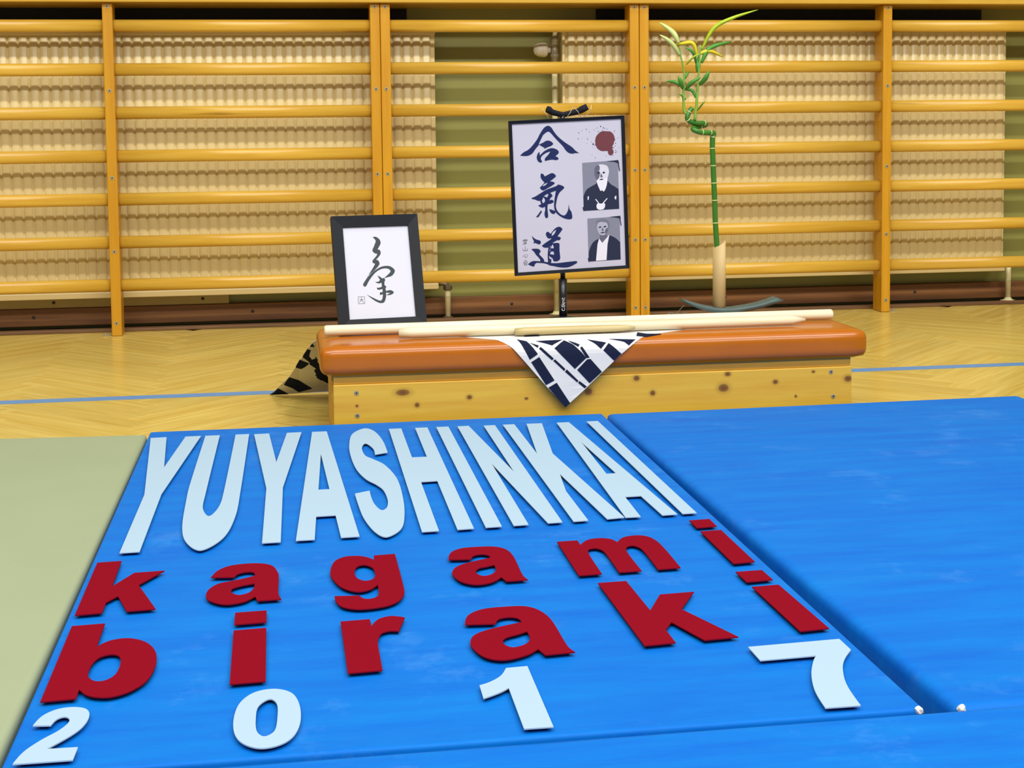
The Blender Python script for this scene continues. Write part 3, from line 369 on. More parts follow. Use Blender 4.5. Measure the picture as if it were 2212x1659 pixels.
CLOTH_BARS=[
[(.496,.1658),(.5165,.1564),(.5397,.1231),(.5209,.1111),(.5076,.1373)],
[(.5241,.1051),(.5429,.1165),(.5775,.0617),(.5576,.0515)],
[(.5631,.0454),(.5826,.056),(.6135,.0077),(.6024,-.0018)],
[(.5234,.1509),(.5433,.1428),(.5401,.1373)],
[(.543,.135),(.5469,.1394),(.5764,.112),(.5724,.1078)],
[(.5753,.1066),(.5791,.1102),(.6031,.087),(.6004,.0821)],
[(.602,.0805),(.6064,.0858),(.6334,.0585),(.6305,.0553)],
[(.6327,.0542),(.636,.0578),(.6526,.0446),(.647,.04)],
[(.5788,.1349),(.6035,.1554),(.6226,.1427),(.6432,.1217),(.6519,.1105),(.6252,.0862)],
[(.6307,.0838),(.6541,.1071),(.6619,.1079),(.6883,.0774),(.6593,.0521)],
[(.6133,.1543),(.6381,.1421),(.6341,.1363),(.6188,.1474)],
[(.6383,.1339),(.643,.1371),(.6597,.1113),(.6519,.1105)],
[(.658,.1559),(.7006,.1447),(.6868,.13),(.6737,.1433)],
[(.6922,.1266),(.706,.1433),(.7343,.1175),(.7174,.1016)],
[(.7092,.1554),(.771,.1507),(.7531,.1356),(.7431,.1451)],
[(.5384,.1559),(.6006,.1578),(.574,.1421)],
[(.7893,.2088),(.8052,.1808),(.8374,.1735),(.7995,.158),(.7761,.1638)],
[(-.0731,.9181),(-.051,.8736),(-.0234,.9122)],
[(-.0211,.8037),(.0382,.882),(.0038,.9024),(-.0349,.8506)],
[(.0069,.6983),(.0305,.729),(.021,.7766),(-.0039,.7434)],
[(.0268,.6354),(.042,.6533),(.0595,.7871),(.0804,.8188),(.0948,.8781),(.0258,.7811),(.0329,.7263),(.014,.6819)],
[(.0383,.6006),(.0442,.6257),(.0326,.6193)],
]
STALK=[(1.0628,0.4059),(1.0585,0.4675),(1.0566,0.5251),(1.0546,0.5691),(1.0527,0.6131),(1.0507,0.6569),(1.0511,0.6855),(1.0555,0.6950)]
SPIRAL=[(1.0555,0.6950),(1.0437,0.6962),(1.0200,0.6973),(1.0043,0.7012),(0.9973,0.7058),(1.0051,0.7107),(1.0240,0.7132),(1.0378,0.7168),(1.0319,0.7207),(1.0161,0.7208),(0.9965,0.7233),(0.9855,0.7298),(0.9840,0.7374),(0.9887,0.7488),(0.9974,0.7589)]
SHOOT_A=[(0.9840,0.7450),(0.9762,0.7526),(0.9743,0.7886),(0.9752,0.8188),(0.9760,0.8489),(0.9675,0.8904),(0.9656,0.9129)]
SHOOT_B=[(1.0028,0.7278),(1.0076,0.7656),(1.0100,0.7959),(1.0128,0.8412),(1.0164,0.8789),(1.0176,0.9166)]
LEAVES=[([(0.9625,0.9205),(0.9482,0.9486),(0.9172,0.9748)],0.0112,'pale'),([(0.9648,0.8896),(0.9384,0.9205),(0.9066,0.9412)],0.0097,'pale'),([(1.0105,0.8903),(0.9988,0.9204),(0.9734,0.9204),(0.9442,0.9149)],0.0090,'yellow'),([(1.0066,0.8714),(0.9929,0.8978),(0.9715,0.9099)],0.0067,'green'),([(0.9771,0.8320),(0.9850,0.8451),(0.9948,0.8526)],0.0052,'green'),([(0.9732,0.8075),(0.9623,0.8226),(0.9545,0.8385)],0.0105,'green'),([(0.9724,0.8112),(0.9537,0.8246),(0.9342,0.8265)],0.0075,'green'),([(0.9794,0.8055),(0.9908,0.8225),(1.0132,0.8355)],0.0090,'green'),([(1.0060,0.7846),(0.9966,0.8035),(0.9802,0.8048)],0.0067,'green'),([(0.9720,0.7829),(0.9634,0.7905),(0.9517,0.7944)],0.0034,'green'),([(1.0116,0.8488),(1.0132,0.8714),(1.0211,0.8932)],0.0112,'green'),([(1.0163,0.8166),(1.0261,0.8336),(1.0340,0.8524)],0.0105,'green'),([(1.0210,0.8714),(1.0438,0.9090),(1.1068,0.9270)],0.0097,'green'),([(1.0211,0.9034),(1.0478,0.9561),(1.0949,0.9825),(1.1620,1.0033)],0.0082,'lime'),([(1.0144,0.8940),(1.0438,0.9015),(1.0851,0.8863)],0.0082,'yellow'),([(1.0091,0.7524),(1.0162,0.7675),(1.0241,0.7769)],0.0034,'green'),([(0.9770,0.7791),(0.9802,0.7848),(0.9829,0.7885)],0.0034,'green'),([(0.9811,0.8678),(0.9929,0.8847),(1.0105,0.8940)],0.0045,'lime')]


# ================================================================== SETTING
fl = add('floor', box(-4.5, 5.5, -7.5, 0.3, -0.06, -0.012), 'plank')
struct(fl)
# herringbone parquet: boards at +-45 degrees to the wall
PW, PL = 0.085, 0.51
def plank_mesh():
    bm = box(0.0006, PL-0.0006, 0.0006, PW-0.0006, -0.012, 0.0, 0.0008, 1); return bm
pm = plank_mesh(); me = bpy.data.meshes.new('plank'); pm.to_mesh(me); pm.free(); me.materials.append(M['plank'])
def planks():
    out = []; r = PL/PW; c = math.sqrt(0.5)
    def T(u, v): return ((u - v)*c, (u + v)*c)
    n = int(round(PL/PW))
    # herringbone in (u,v): horizontal plank at (i*PW - ..)
    for k in range(-90, 90):
        for j in range(-14, 15):
            ox = k*PW + j*PL; oy = k*PW - j*PL
            out.append((ox, oy, 0)); out.append((ox, oy, 1))
    return out
vis, rest = [], []
c45 = math.sqrt(0.5)
for ox, oy, kind in planks():
    if kind == 0:   # along u
        u0, v0, u1, v1 = ox, oy, ox+PL, oy+PW
    else:           # along v, on top of its left end
        u0, v0, u1, v1 = ox, oy+PW, ox+PW, oy+PW+PL
    cu, cv = (u0+u1)/2, (v0+v1)/2
    X, Y = (cu - cv)*c45 - 0.36, (cu + cv)*c45 - 0.275
    cs = [((a-b_)*c45-0.36, (a+b_)*c45-0.275) for a, b_ in ((u0, v0), (u1, v0), (u0, v1), (u1, v1))]
    if max(q[1] for q in cs) > 0.47 or max(q[1] for q in cs) < -7: continue
    if max(q[0] for q in cs) < -4 or min(q[0] for q in cs) > 5: continue
    hor = (0.5 - 0.13*(-Y)) if False else None
    xl, xr = -1.05 + (-Y)*0.20, 2.62 - (-Y)*0.36
    hidden = (0.02 < X < 1.40 + 0.12*(-Y-1.2)*0 and -1.95 < Y < 0.0 and 0.06+0.05*0 < X < 1.36 + (Y+1.66)*0.22 and X > 0.05 + (Y+1.66)*0.0)
    inview = (-2.15 < Y < 0.2 and xl-0.25 < X < xr+0.35)
    kind_rot = math.pi/4 if kind == 0 else 3*math.pi/4
    # local origin
    lu, lv = (u0, v0) if kind == 0 else (u1, v0)
    px, py = (lu-lv)*c45-0.36, (lu+lv)*c45-0.275
    (vis if inview and not hidden else rest).append((px, py, kind_rot, X, Y))
vis.sort(key=lambda t: abs(t[4]+1.2)*0.6 + abs(t[3]-0.5)*0.2)
rest += vis[300:]; vis = vis[:300]
for px, py, rz, X, Y in vis:
    o = bpy.data.objects.new('plank', me); COL.objects.link(o); o.parent = fl
    o.location = (px, py, 0); o.rotation_euler = (0, 0, rz)
bm = bmesh.new()
for px, py, rz, X, Y in rest:
    if -4 < X < 5 and -7 < Y < 0.25:
        ca, sa = math.cos(rz), math.sin(rz)
        v = [bm.verts.new((px + a*ca - b_*sa, py + a*sa + b_*ca, 0)) for a, b_ in ((.0006, .0006), (PL-.0006, .0006), (PL-.0006, PW-.0006), (.0006, PW-.0006))]
        bm.faces.new(v)
o = add('planks', bm, 'plank', fl); o['kind'] = 'stuff'
o = add('court_line', box(-4, 5, -1.262, -1.212, 0.0002, 0.0008), 'lineblue', fl); o['label'] = 'thin blue court line painted on the parquet'

wb = add('wall_back', box(-4.5, 5.5, 0.235, 0.40, -0.05, 3.2), 'wall'); struct(wb)
sk = add('baseboard_back', box(-4.4, 5.4, 0.205, 0.2345, 0.016, 0.080, 0.002), 'skirt'); struct(sk)
for x in (-0.93, 0.82, 2.44, -0.15, 1.66):
    add('nail', lathe([(0.006, 0.2035), (0.004, 0.2025), (0.001, 0.2022)], 10, (x, 0, 0.05), 'Y'), 'screwhole', sk)
t1 = add('trim_1', box(-4.4, 5.4, 0.112, 0.150, 0.0, 0.012, 0.002), 'brownstrip'); struct(t1)
t2 = add('trim_2', box(-4.4, 5.4, 0.1505, 0.2345, 0.0, 0.004), 'dark'); struct(t2)

# ================================================================== wall bars
ZR = [1.08438 - 0.15122*k for k in range(7)]
RY = 0.030
PWD, PDEP = 0.0350, 0.083
SCREW_Z = [1.150, 0.859, 0.556, 0.298, 0.046]
screw_me = None
def mk_screw():
    bm = lathe([(0.0075, 0.001), (0.0070, -0.0012), (0.0030, -0.0014)], 14, (0, 0, 0), 'Y'); return bm
def post(parent, x):
    p = add('post', box(x-PWD/2, x+PWD/2, 0.0, PDEP, 0.0005, 1.162, 0.003, 2), 'post', parent)
    global screw_me
    for z in SCREW_Z:
        if screw_me is None:
            s_ = add('screw', mk_screw(), 'screw', p); s_.location = (x, 0, z); screw_me = s_.data
            h = add('socket_tmp', lathe([(0.0028, -0.0015), (0.0026, -0.0019), (0.001, -0.0019)], 10, (0, 0, 0), 'Y'), 'screwhole')
            bm = bmesh.new(); bm.from_mesh(screw_me); nf = len(bm.faces); bm.from_mesh(h.data); bm.to_mesh(screw_me); bm.free()
            screw_me.materials.append(M['screwhole'])
            for i, f in enumerate(screw_me.polygons): f.material_index = 0 if i < nf else 1
            bpy.data.objects.remove(h)
        else:
            s_ = bpy.data.objects.new('screw', screw_me); COL.objects.link(s_); s_.parent = p; s_.location = (x, 0, z)
    return p
rung_me = {}
def rung(parent, x0, x1, z):
    Ln = x1-x0; key = round(Ln, 3)
    if key not in rung_me:
        bm = bmesh.new(); prof = []
        n = 20
        for k in range(n):
            a = 2*math.pi*k/n
            # rounded-oval: 44 mm tall, 34 mm deep
            ca, sa = math.cos(a), math.sin(a)
            prof.append((0.017*math.copysign(abs(ca)**0.85, ca), 0.0222*math.copysign(abs(sa)**0.85, sa)))
        A = [bm.verts.new((0, p[0], p[1])) for p in prof]; B = [bm.verts.new((Ln, p[0], p[1])) for p in prof]
        for k in range(n): bm.faces.new((A[k], A[(k+1) % n], B[(k+1) % n], B[k]))
        bm.faces.new(A); bm.faces.new(B[::-1])
        o = add('rung', bm, 'rung', parent, True); rung_me[key] = o.data
    else:
        o = bpy.data.objects.new('rung', rung_me[key]); COL.objects.link(o); o.parent = parent
    o.location = (x0, RY+0.002, z)
    return o
def bracket(p, x, sgn):
    bm = box(min(x, x+sgn*0.036), max(x, x+sgn*0.036), 0.020, 0.034, 0.0008, 0.0036, 0.0006)
    tube([(x+sgn*0.024, 0.027, 0.003), (x+sgn*0.024, 0.027, 0.010)], 0.005, 6, bm)
    add('floor_bracket', bm, 'screw', p)
def unit(label, xs):
    u = empty('wall_bars', (0, 0, 0)); tag(u, label, 'wall bars', 'wall bar units along the back wall')
    for x in xs:
        p_ = post(u, x)
        if len(xs) == 3: bracket(p_, x + (-PWD/2 if x < 1 else PWD/2), -1 if x < 1 else 1)
    for a, b in zip(xs, xs[1:]):
        for z in ZR: rung(u, a+PWD/2-0.004, b-PWD/2+0.004, z)
    return u
unit('wooden wall bars at the left, in front of the left radiator', [-1.555, -0.6165, 0.3070])
unit('wooden wall bars in the middle, behind the hanging calligraphy poster', [0.3435, 1.2535])
unit('wooden wall bars at the right, behind the bamboo plant', [1.2905, 2.2310, 3.1715])
bm = box(-4.4, 5.4, -0.022, 0.2345, 1.1625, 1.198, 0.004)
tag(add('window_sill', bm, 'sill'), 'long varnished wooden sill board above the wall bars', 'sill')

# ================================================================== radiators
RIBW = 0.0356
def rib_mesh(z0, z1):
    bm = bmesh.new()
    pr = [(0.0, 0.010), (0.0025, 0.0085), (0.0045, 0.0035), (0.0075, 0.0012), (0.016, 0.0), (0.026, 0.0003), (0.0300, 0.0018), (0.0326, 0.0065), (0.0345, 0.0095), (RIBW, 0.010)]
    zs = [(z0, 0.010), (z0+0.012, 0.0), (z1-0.016, 0.0), (z1, 0.010)]
    rows = []
    for z, push in zs:
        rows.append([bm.verts.new((x, max(y, push) if push else y, z)) for x, y in pr])
    for r0, r1 in zip(rows, rows[1:]):
        for a in range(len(pr)-1): bm.faces.new((r0[a], r0[a+1], r1[a+1], r1[a]))
    return bm
RF = 0.128
rib_me = None
def radiator(label, x0, x1, zb, zt):
    global rib_me
    r = empty('radiator', ((x0+x1)/2, RF+0.03, zb)); tag(r, label, 'radiator', 'cream panel radiators behind the wall bars')
    inv = Matrix.Translation(-Vector(r.location))
    def part(name, bm, mat):
        bmesh.ops.transform(bm, matrix=inv, verts=bm.verts); return add(name, bm, mat, r)
    part('panel', box(x0, x1, RF+0.0101, RF+0.030, zb, zt, 0.002), 'radiator')
    part('panel', box(x0+0.004, x1-0.004, RF+0.072, RF+0.092, zb, zt, 0.002), 'radiator')
    part('bottom_rail', box(x0-0.001, x1+0.001, RF-0.006, RF+0.034, zb-0.006, zb+0.016, 0.003), 'radiator')
    part('top_rail', box(x0-0.001, x1+0.001, RF-0.006, RF+0.034, zt-0.008, zt+0.006, 0.003), 'radiator')
    n = int((x1-x0-0.006)/RIBW); off = x0 + ((x1-x0) - n*RIBW)/2
    zc0, zc1 = zb+0.012, zt-0.004
    for i in range(n):
        xx = off+i*RIBW
        if rib_me is None:
            bm = rib_mesh(0.0, zc1-zc0); o = add('rib', bm, 'radiator', r); rib_me = o.data
            for f in rib_me.polygons: f.use_smooth = True
        else:
            o = bpy.data.objects.new('rib', rib_me); COL.objects.link(o); o.parent = r
        o.location = (xx - r.location.x, RF - r.location.y, zc0 - zb)
    return r
ra = radiator('cream ribbed radiator to the left of the radiator valve', -2.2, 0.533, 0.128, 1.067)
rb = radiator('cream ribbed radiator to the right of the radiator valve', 1.020, 2.778, 0.138, 1.077)
# flat side cover on the right-hand radiator
bm = box(1.0075, 1.0185, RF-0.004, RF+0.095, 0.136, 1.079, 0.002)
bmesh.ops.transform(bm, matrix=Matrix.Translation(-Vector(rb.location)), verts=bm.verts)
add('side_cover', bm, 'radiator', rb)
# dark sheets painting in the shade above the radiators, seen in the slot
for nm, a, b in (('left', -4.0, 0.44), ('right', 1.16, 2.72)):
    o = add('shade_panel', box(a, b, 0.2300, 0.2348, 0.20, 1.1620, 0.001), 'shadepanel')
    tag(o, 'dark sheet standing in for shade on the wall behind the %s radiator' % nm, 'panel', 'dark sheets standing in for shade behind the radiators')
# cream mounting board under the left radiator
mb = add('mounting_board', box(-1.60, -0.235, 0.212, 0.2345, 0.0805, 0.121, 0.002), 'board')
tag(mb, 'stained cream mounting board on the wall under the left radiator', 'board')
for x in (-0.86, -0.33, -1.3):
    add('bolt', lathe([(0.006, 0.2115), (0.005, 0.2095), (0.001, 0.209)], 10, (x, 0, 0.101), 'Y'), 'screwhole', mb)

# ------------------------------------------------------------------ pipes
def pipe_thing(label, x, y, ztop, flange=True, kind='riser'):
    p = empty('heating_pipe', (x, y, 0.0045)); tag(p, label, 'pipe')
    add('pipe', tube([(0, 0, 0.002), (0, 0, ztop)], 0.0108, 16), 'pipe', p, True)
    if flange: add('floor_flange', lathe([(0.032, 0.0), (0.030, 0.006), (0.016, 0.010), (0.0115, 0.018)], 20), 'pipe', p, True)
    return p
PX, PY = 0.984, 0.155
p = pipe_thing('cream riser pipe with thermostat valve between the two radiators', PX, PY, 0.985)
add('valve_body', lathe([(0.013, 0.958), (0.013, 0.972), (0.017, 0.974), (0.017, 0.984), (0.013, 0.986), (0.013, 1.03), (0.016, 1.032), (0.016, 1.046), (0.011, 1.048)], 16), 'valve', p, True)
hd = add('thermostat_head', lathe([(0.012, -0.016), (0.012, -0.026), (0.023, -0.028), (0.026, -0.040), (0.024, -0.060), (0.017, -0.075), (0.004, -0.080)], 20, (0, 0, 1.000), 'X'), 'thermo', p, True)
for i in range(5):
    rr = (0.0276, 0.0280, 0.0272, 0.0256, 0.0230)[i]; xx = -0.036 - i*0.0075
    add('grip_ring', lathe([(rr-0.003, xx+0.0015), (rr, xx+0.001), (rr, xx-0.001), (rr-0.003, xx-0.0015)], 20, (0, 0, 1.000), 'X'), 'thermo', hd)
add('elbow', tube([(0, 0, 1.045), (0.002, 0, 1.062), (0.010, 0, 1.074), (0.018, 0.002, 1.079), (0.0225, 0.003, 1.080)], 0.0085, 14), 'pipe', p, True)
p = pipe_thing('short cream pipe with a dark nut beside the left radiator end', 0.572, 0.165, 0.118, False)
add('nut', lathe([(0.013, 0.108), (0.017, 0.110), (0.017, 0.122), (0.013, 0.126)], 6), 'brass', p)
add('elbow', tube([(0, 0, 0.118), (-0.004, 0, 0.128), (-0.014, 0, 0.134), (-0.038, 0, 0.134)], 0.009, 12), 'brass', p, True)
add('floor_collar', lathe([(0.020, -0.0005), (0.022, 0.004), (0.014, 0.010)], 12), 'brass', p, True)
p = pipe_thing('cream pipe with a white floor flange at the right radiator end', 2.815, 0.165, 0.170)
add('nut', lathe([(0.013, 0.160), (0.018, 0.162), (0.018, 0.176), (0.012, 0.180)], 6), 'brass', p)
add('elbow', tube([(0, 0, 0.165), (-0.006, 0, 0.168), (-0.037, 0, 0.168)], 0.008, 12), 'brass', p, True)

# ================================================================== vaulting box
BX0, BX1 = 0.0765, 1.2995
bx = empty('vaulting_box', (0.69, -1.81, 0)); tag(bx, 'low wooden vaulting box with a tan leather cushioned top', 'vaulting box')
def bpart(name, bm, mat, smooth=False, parent=None):
    bmesh.ops.transform(bm, matrix=Matrix.Translation((-0.69, 1.81, 0)), verts=bm.verts)
    return add(name, bm, mat, parent or bx, smooth)
# front boards keep world-space object coordinates for the knots: origin at world origin
fb = add('front_board', box(BX0, BX1, -1.972, -1.950, 0.001, 0.1412, 0.002), 'boxwood', bx); fb.location = (-0.69, 1.81, 0)
bpart('front_rail', box(BX0+0.001, BX1-0.001, -1.966, -1.946, 0.1416, 0.172, 0.001), 'boxrail')
bpart('back_board', box(BX0, BX1, -1.660, -1.640, 0.001, 0.172, 0.002), 'boxwood')
bpart('end_board', box(BX0-0.003, BX0+0.018, -1.9495, -1.6605, 0.001, 0.172, 0.002), 'boxrail')
bpart('end_board', box(BX1-0.018, BX1+0.003, -1.9495, -1.6605, 0.001, 0.172, 0.002), 'boxrail')
def cushion():
    bm = bmesh.new()
    x0, x1, y0, y1, z0, z1 = 0.047, 1.337, -1.987, -1.622, 0.160, 0.230
    NX, NY, NZ = 40, 14, 8
    r = 0.024
    bmesh.ops.create_cube(bm, size=1)
    bmesh.ops.subdivide_edges(bm, edges=bm.edges[:], cuts=11, use_grid_fill=True)
    hx, hy, hz = (x1-x0)/2, (y1-y0)/2, (z1-z0)/2
    cx, cy, cz = (x0+x1)/2, (y0+y1)/2, (z0+z1)/2
    for v in bm.verts:
        # concentrate rows towards the edges so that the rounding is smooth
        def g(t, h):
            s_ = abs(t)*2; k = 1 - (1-s_)**2.6 if h > 0.05 else s_
            return math.copysign(k*h, t)
        p = Vector((g(v.co.x, hx), g(v.co.y, hy), g(v.co.z, hz)))
        q = Vector((max(-hx+r, min(hx-r, p.x)), max(-hy+r, min(hy-r, p.y)), max(-hz+r, min(hz-r, p.z))))
        d = p-q
        if d.length > r: p = q + d.normalized()*r
        bulge = (1-(p.x/hx)**4)*(1-(p.y/hy)**4)
        p.z += 0.0015*bulge*(1 if p.z > 0 else 0)
        v.co = p + Vector((cx, cy, cz))
    return bm
bpart('cushion', cushion(), 'leather', True)
for x, z in ((0.1281, 0.1222), (0.1292, 0.0704), (1.2475, 0.1298), (1.2535, 0.0708)):
    s_ = bpart('screw', lathe([(0.0062, 0.0005), (0.0055, -0.0008), (0.0022, -0.001), (0.0018, 0.0002)], 12, (x, -1.9722, z), 'Y'), 'screw')
    add('socket', lathe([(0.0022, -0.0013), (0.001, -0.0014)], 8, (x-0.69, -1.9722+1.81, z), 'Y'), 'screwhole', s_)

# ================================================================== patterned cloth (one square furoshiki draped corner-first over the box)
def cp(s_):
    P_ = CLOTH_PROFILE
    if s_ <= P_[0][0]:
        (a, y0, z0), (b, y1, z1) = P_[0], P_[1]; t = (s_-a)/(b-a); return y0+(y1-y0)*t, z0+(z1-z0)*t
    for (a, y0, z0), (b, y1, z1) in zip(P_, P_[1:]):
        if s_ <= b:
            t = (s_-a)/(b-a); return y0+(y1-y0)*t, z0+(z1-z0)*t
    return P_[-1][1], P_[-1][2]
def cn(s_):
    y0, z0 = cp(s_-0.004); y1, z1 = cp(s_+0.004); d = Vector((y1-y0, z1-z0)).normalized()
    return -d.y, d.x
def cloth(loops_list, off, extra=0):
    bm = bmesh.new()
    for lp in loops_list:
        fs = bm.faces.new([bm.verts.new((p[0], p[1], 0)) for p in lp])
    bmesh.ops.triangulate(bm, faces=bm.faces[:])
    cuts = [p[0] for p in CLOTH_PROFILE[1:-1]] + [CLOTH_PROFILE[7][0]+i*0.06 for i in range(1, 6)] + [0.56+0.04*i for i in range(0, 10)] + [0.02*i for i in range(1, 6)]
    for c in cuts:
        bmesh.ops.bisect_plane(bm, geom=bm.verts[:]+bm.edges[:]+bm.faces[:], plane_co=(0, c, 0), plane_no=(0, 1, 0))
    for i in range(26):
        bmesh.ops.bisect_plane(bm, geom=bm.verts[:]+bm.edges[:]+bm.faces[:], plane_co=(-0.05+i*0.055, 0, 0), plane_no=(1, 0, 0))
    for v in bm.verts:
        x, s_ = v.co.x, v.co.y
        y, z = cp(s_); ny, nz = cn(s_)
        wv = 0.0
        if s_ > 0.56: wv = 0.006*math.sin(x*38+s_*9)*min(1, (s_-0.56)/0.1)*min(1, max(0, (0.905-s_)/0.05))
        if s_ < 0.10: wv = 0.0025*math.sin(x*42)*(0.10-s_)/0.10
        wv = abs(wv)
        v.co = Vector((x, y + ny*(off+wv), z + nz*(off+wv)))
    return bm
OUT = [(0.603, -0.0005), (0.6492, .0393), (0.6895, .0762), (.7343, .1164), (.7881, .1574), (.9058, .2311), (1.06, .385), (1.165, .4925), (1.19, .5405), (1.20, .905), (0.12, .905), (0.0383, .9069), (-.0234, .9135), (-.0732, .9212), (-.0199, .7978), (.0163, .6736), (.0394, .5953), (.075, .5405), (.115, .4925), (.33, .28), (.4657, .1535), (.4816, .1395), (.5153, .1), (.5609, .0459)]
cl = add('patterned_cloth', cloth([OUT], 0.0), 'clothw', None)
tag(cl, 'black and white bamboo-patterned cloth draped corner-down over the vaulting box', 'cloth')
so = cl.modifiers.new('thickness', 'SOLIDIFY'); so.thickness = 0.0008; so.offset = 0
EXTRA = [[(x, s0), (x+0.035, s0), (x+0.02, s0+0.1), (x-0.015, s0+0.1)] for x, s0 in ((.40, .25), (.52, .2), (.62, .27), (.72, .24), (.84, .3), (.30, .42), (.44, .40), (.56, .41), (.70, .40), (.82, .41), (.95, .42), (.25, .56), (.4, .58), (.6, .6), (.8, .62), (1.0, .58), (.3, .74), (.5, .78), (.75, .76), (.95, .76))]
for l in [[q[:2] for q in l] for l in CLOTH_BARS] + EXTRA:
    o = add('printed_bar', cloth([l], 0.0), 'clothn', cl)
    so = o.modifiers.new('thickness', 'SOLIDIFY'); so.thickness = 0.0026; so.offset = 0

# ================================================================== wooden weapons
ZB = 0.2325
def staff():
    a, b = Vector((0.0625, -1.822, ZB+0.0128)), Vector((1.3125, -1.811, ZB+0.0128))
    P_ = [a.lerp(b, t) for t in (0, 0.0016, 0.004, 0.25, 0.5, 0.75, 0.996, 0.9984, 1)]
    return tube(P_, [0.0090, 0.0115, 0.0125, 0.0125, 0.0125, 0.0125, 0.0125, 0.0115, 0.0090], 20)
tag(add('wooden_staff', staff(), 'jo', None, True), 'long pale round wooden staff lying at the back of the box top', 'staff')
def bokken():
    n = 30; P_ = []; R_ = []
    for i in range(n):
        t = i/(n-1)
        P_.append((0.231+0.9815*t, -1.898 - 0.006*math.sin(t*math.pi) + 0.006*t, ZB+0.0122))
        r = 0.0122 - 0.0012*t
        if i == 0: r = 0.0098
        if t > 0.955: r *= max(0.3, 1 - ((t-0.955)/0.045)**2*0.7)
        R_.append(r)
    return tube(P_, R_, 18, sy=1.0)
bk = add('wooden_sword', bokken(), 'bokken', None, True)
tag(bk, 'pale wooden practice sword with a tapered tip in front of the staff', 'wooden sword')
def tanto():
    n = 14; P_ = []; R_ = []
    for i in range(n):
        t = i/(n-1)
        P_.append((0.499+0.285*t, -1.9235 + 0.003*math.sin(t*3), ZB+0.0100+0.001*t))
        r = 0.0100 - 0.002*t
        if i == 0: r = 0.008
        if t > 0.85: r *= max(0.35, 1-((t-0.85)/0.15)**2*0.65)
        R_.append(r)
    return tube(P_, R_, 16)
tag(add('wooden_knife', tanto(), 'tanto', None, True), 'short pale wooden practice knife lying in front of the wooden sword', 'wooden knife')

# ================================================================== small framed calligraphy
sf = empty('picture_frame', (0.206, -1.7189, 0.243)); tag(sf, 'small black-framed single-character calligraphy leaning on the box', 'picture frame')
sf.rotation_euler = (Matrix.Rotation(.1071, 3, 'Z') @ Matrix.Rotation(-.3449, 3, 'X') @ Matrix.Rotation(-.0054, 3, 'Y')).to_euler()
fx0, fx1, fz0, fz1 = -0.1075, 0.1075, -0.0095, 0.2732
px0, px1, pz0, pz1 = -0.0795, 0.0823, 0.0143, 0.2455
def mitre(o0, i0, z_out, z_in, d0=-0.004, d1=0.014):
    pass
def moulding(parent, x0, x1, z0, z1, ix0, ix1, iz0, iz1, yf, yb, mat, chamfer):
    quads = {'top': ((x0, z1), (x1, z1), (ix1, iz1), (ix0, iz1)), 'bottom': ((x1, z0), (x0, z0), (ix0, iz0), (ix1, iz0)),
             'left': ((x0, z0), (x0, z1), (ix0, iz1), (ix0, iz0)), 'right': ((x1, z1), (x1, z0), (ix1, iz0), (ix1, iz1))}
    for k, q in quads.items():
        bm = bmesh.new()
        f = [bm.verts.new((a, yf if i < 2 else yf+chamfer, b)) for i, (a, b) in enumerate(q)]
        g = [bm.verts.new((a, yb, b)) for a, b in q]
        bm.faces.new(f); bm.faces.new(g[::-1])
        for i in range(4): bm.faces.new((f[i], g[i], g[(i+1) % 4], f[(i+1) % 4]))
        add('frame_side', bm, mat, parent)
moulding(sf, fx0, fx1, fz0, fz1, px0-0.0005, px1+0.0005, pz0-0.0005, pz1+0.0005, -0.010, 0.010, 'blackframe', 0.005)
sp = add('print', box(px0-0.002, px1+0.002, 0.0004, 0.003, pz0-0.002, pz1+0.002), 'paper2', sf)
for nm, l in (('calligraphy', FRAME_INK),):
    bm = bmesh.new()
    for i, loops in enumerate(l): poly(loops, lambda u, v, i=i: Vector((u, -0.0001-0.00003*i, v)), None, 6, bm)
    o = add('calligraphy', bm, 'ink2', sp); o['label'] = 'brushed cursive character in dark ink'
o = add('seal_stamp', strokes(FRAME_SEAL, 0.0008, lambda u, v: Vector((u, -0.0001, v))), 'inkthin', sp)
add('easel_back', box(-0.03, 0.03, 0.0105, 0.014, 0.0, 0.17, 0.001), 'blackframe', sf)

# ================================================================== stand and hanging poster
st = empty('display_stand', (0.6654, -1.645, ZB)); tag(st, 'black tubular display stand with foam-padded yoke holding the poster', 'stand')
add('sleeve', tube([(0, 0, 0.006), (0, 0, 0.1015)], 0.0101, 20), 'blackmetal', st, True)
add('pole', tube([(0, 0, 0.1016), (0, 0.001, 0.50)], 0.0064, 16), 'blackmetal', st, True)
add('base_disc', lathe([(0.036, 0.0), (0.036, 0.004), (0.012, 0.008)], 24), 'blackmetal', st, True)
yk = [(-0.0385, -0.012, 0.527), (-0.034, -0.011, 0.5255), (-0.026, -0.008, 0.5195), (-0.012, -0.004, 0.5160), (0.004, 0.0, 0.5130), (0.022, -0.002, 0.5165), (0.040, -0.006, 0.5205), (0.052, -0.010, 0.5265), (0.0635, -0.013, 0.5325)]
add('yoke', tube(yk, [0.0085, 0.0092, 0.0078, 0.0070, 0.0066, 0.0070, 0.0076, 0.0090, 0.0080], 14), 'foam', st, True)
add('neck', tube([(0.0, 0.001, 0.49), (0.004, 0.0, 0.513)], 0.0062, 12), 'blackmetal', st, True)
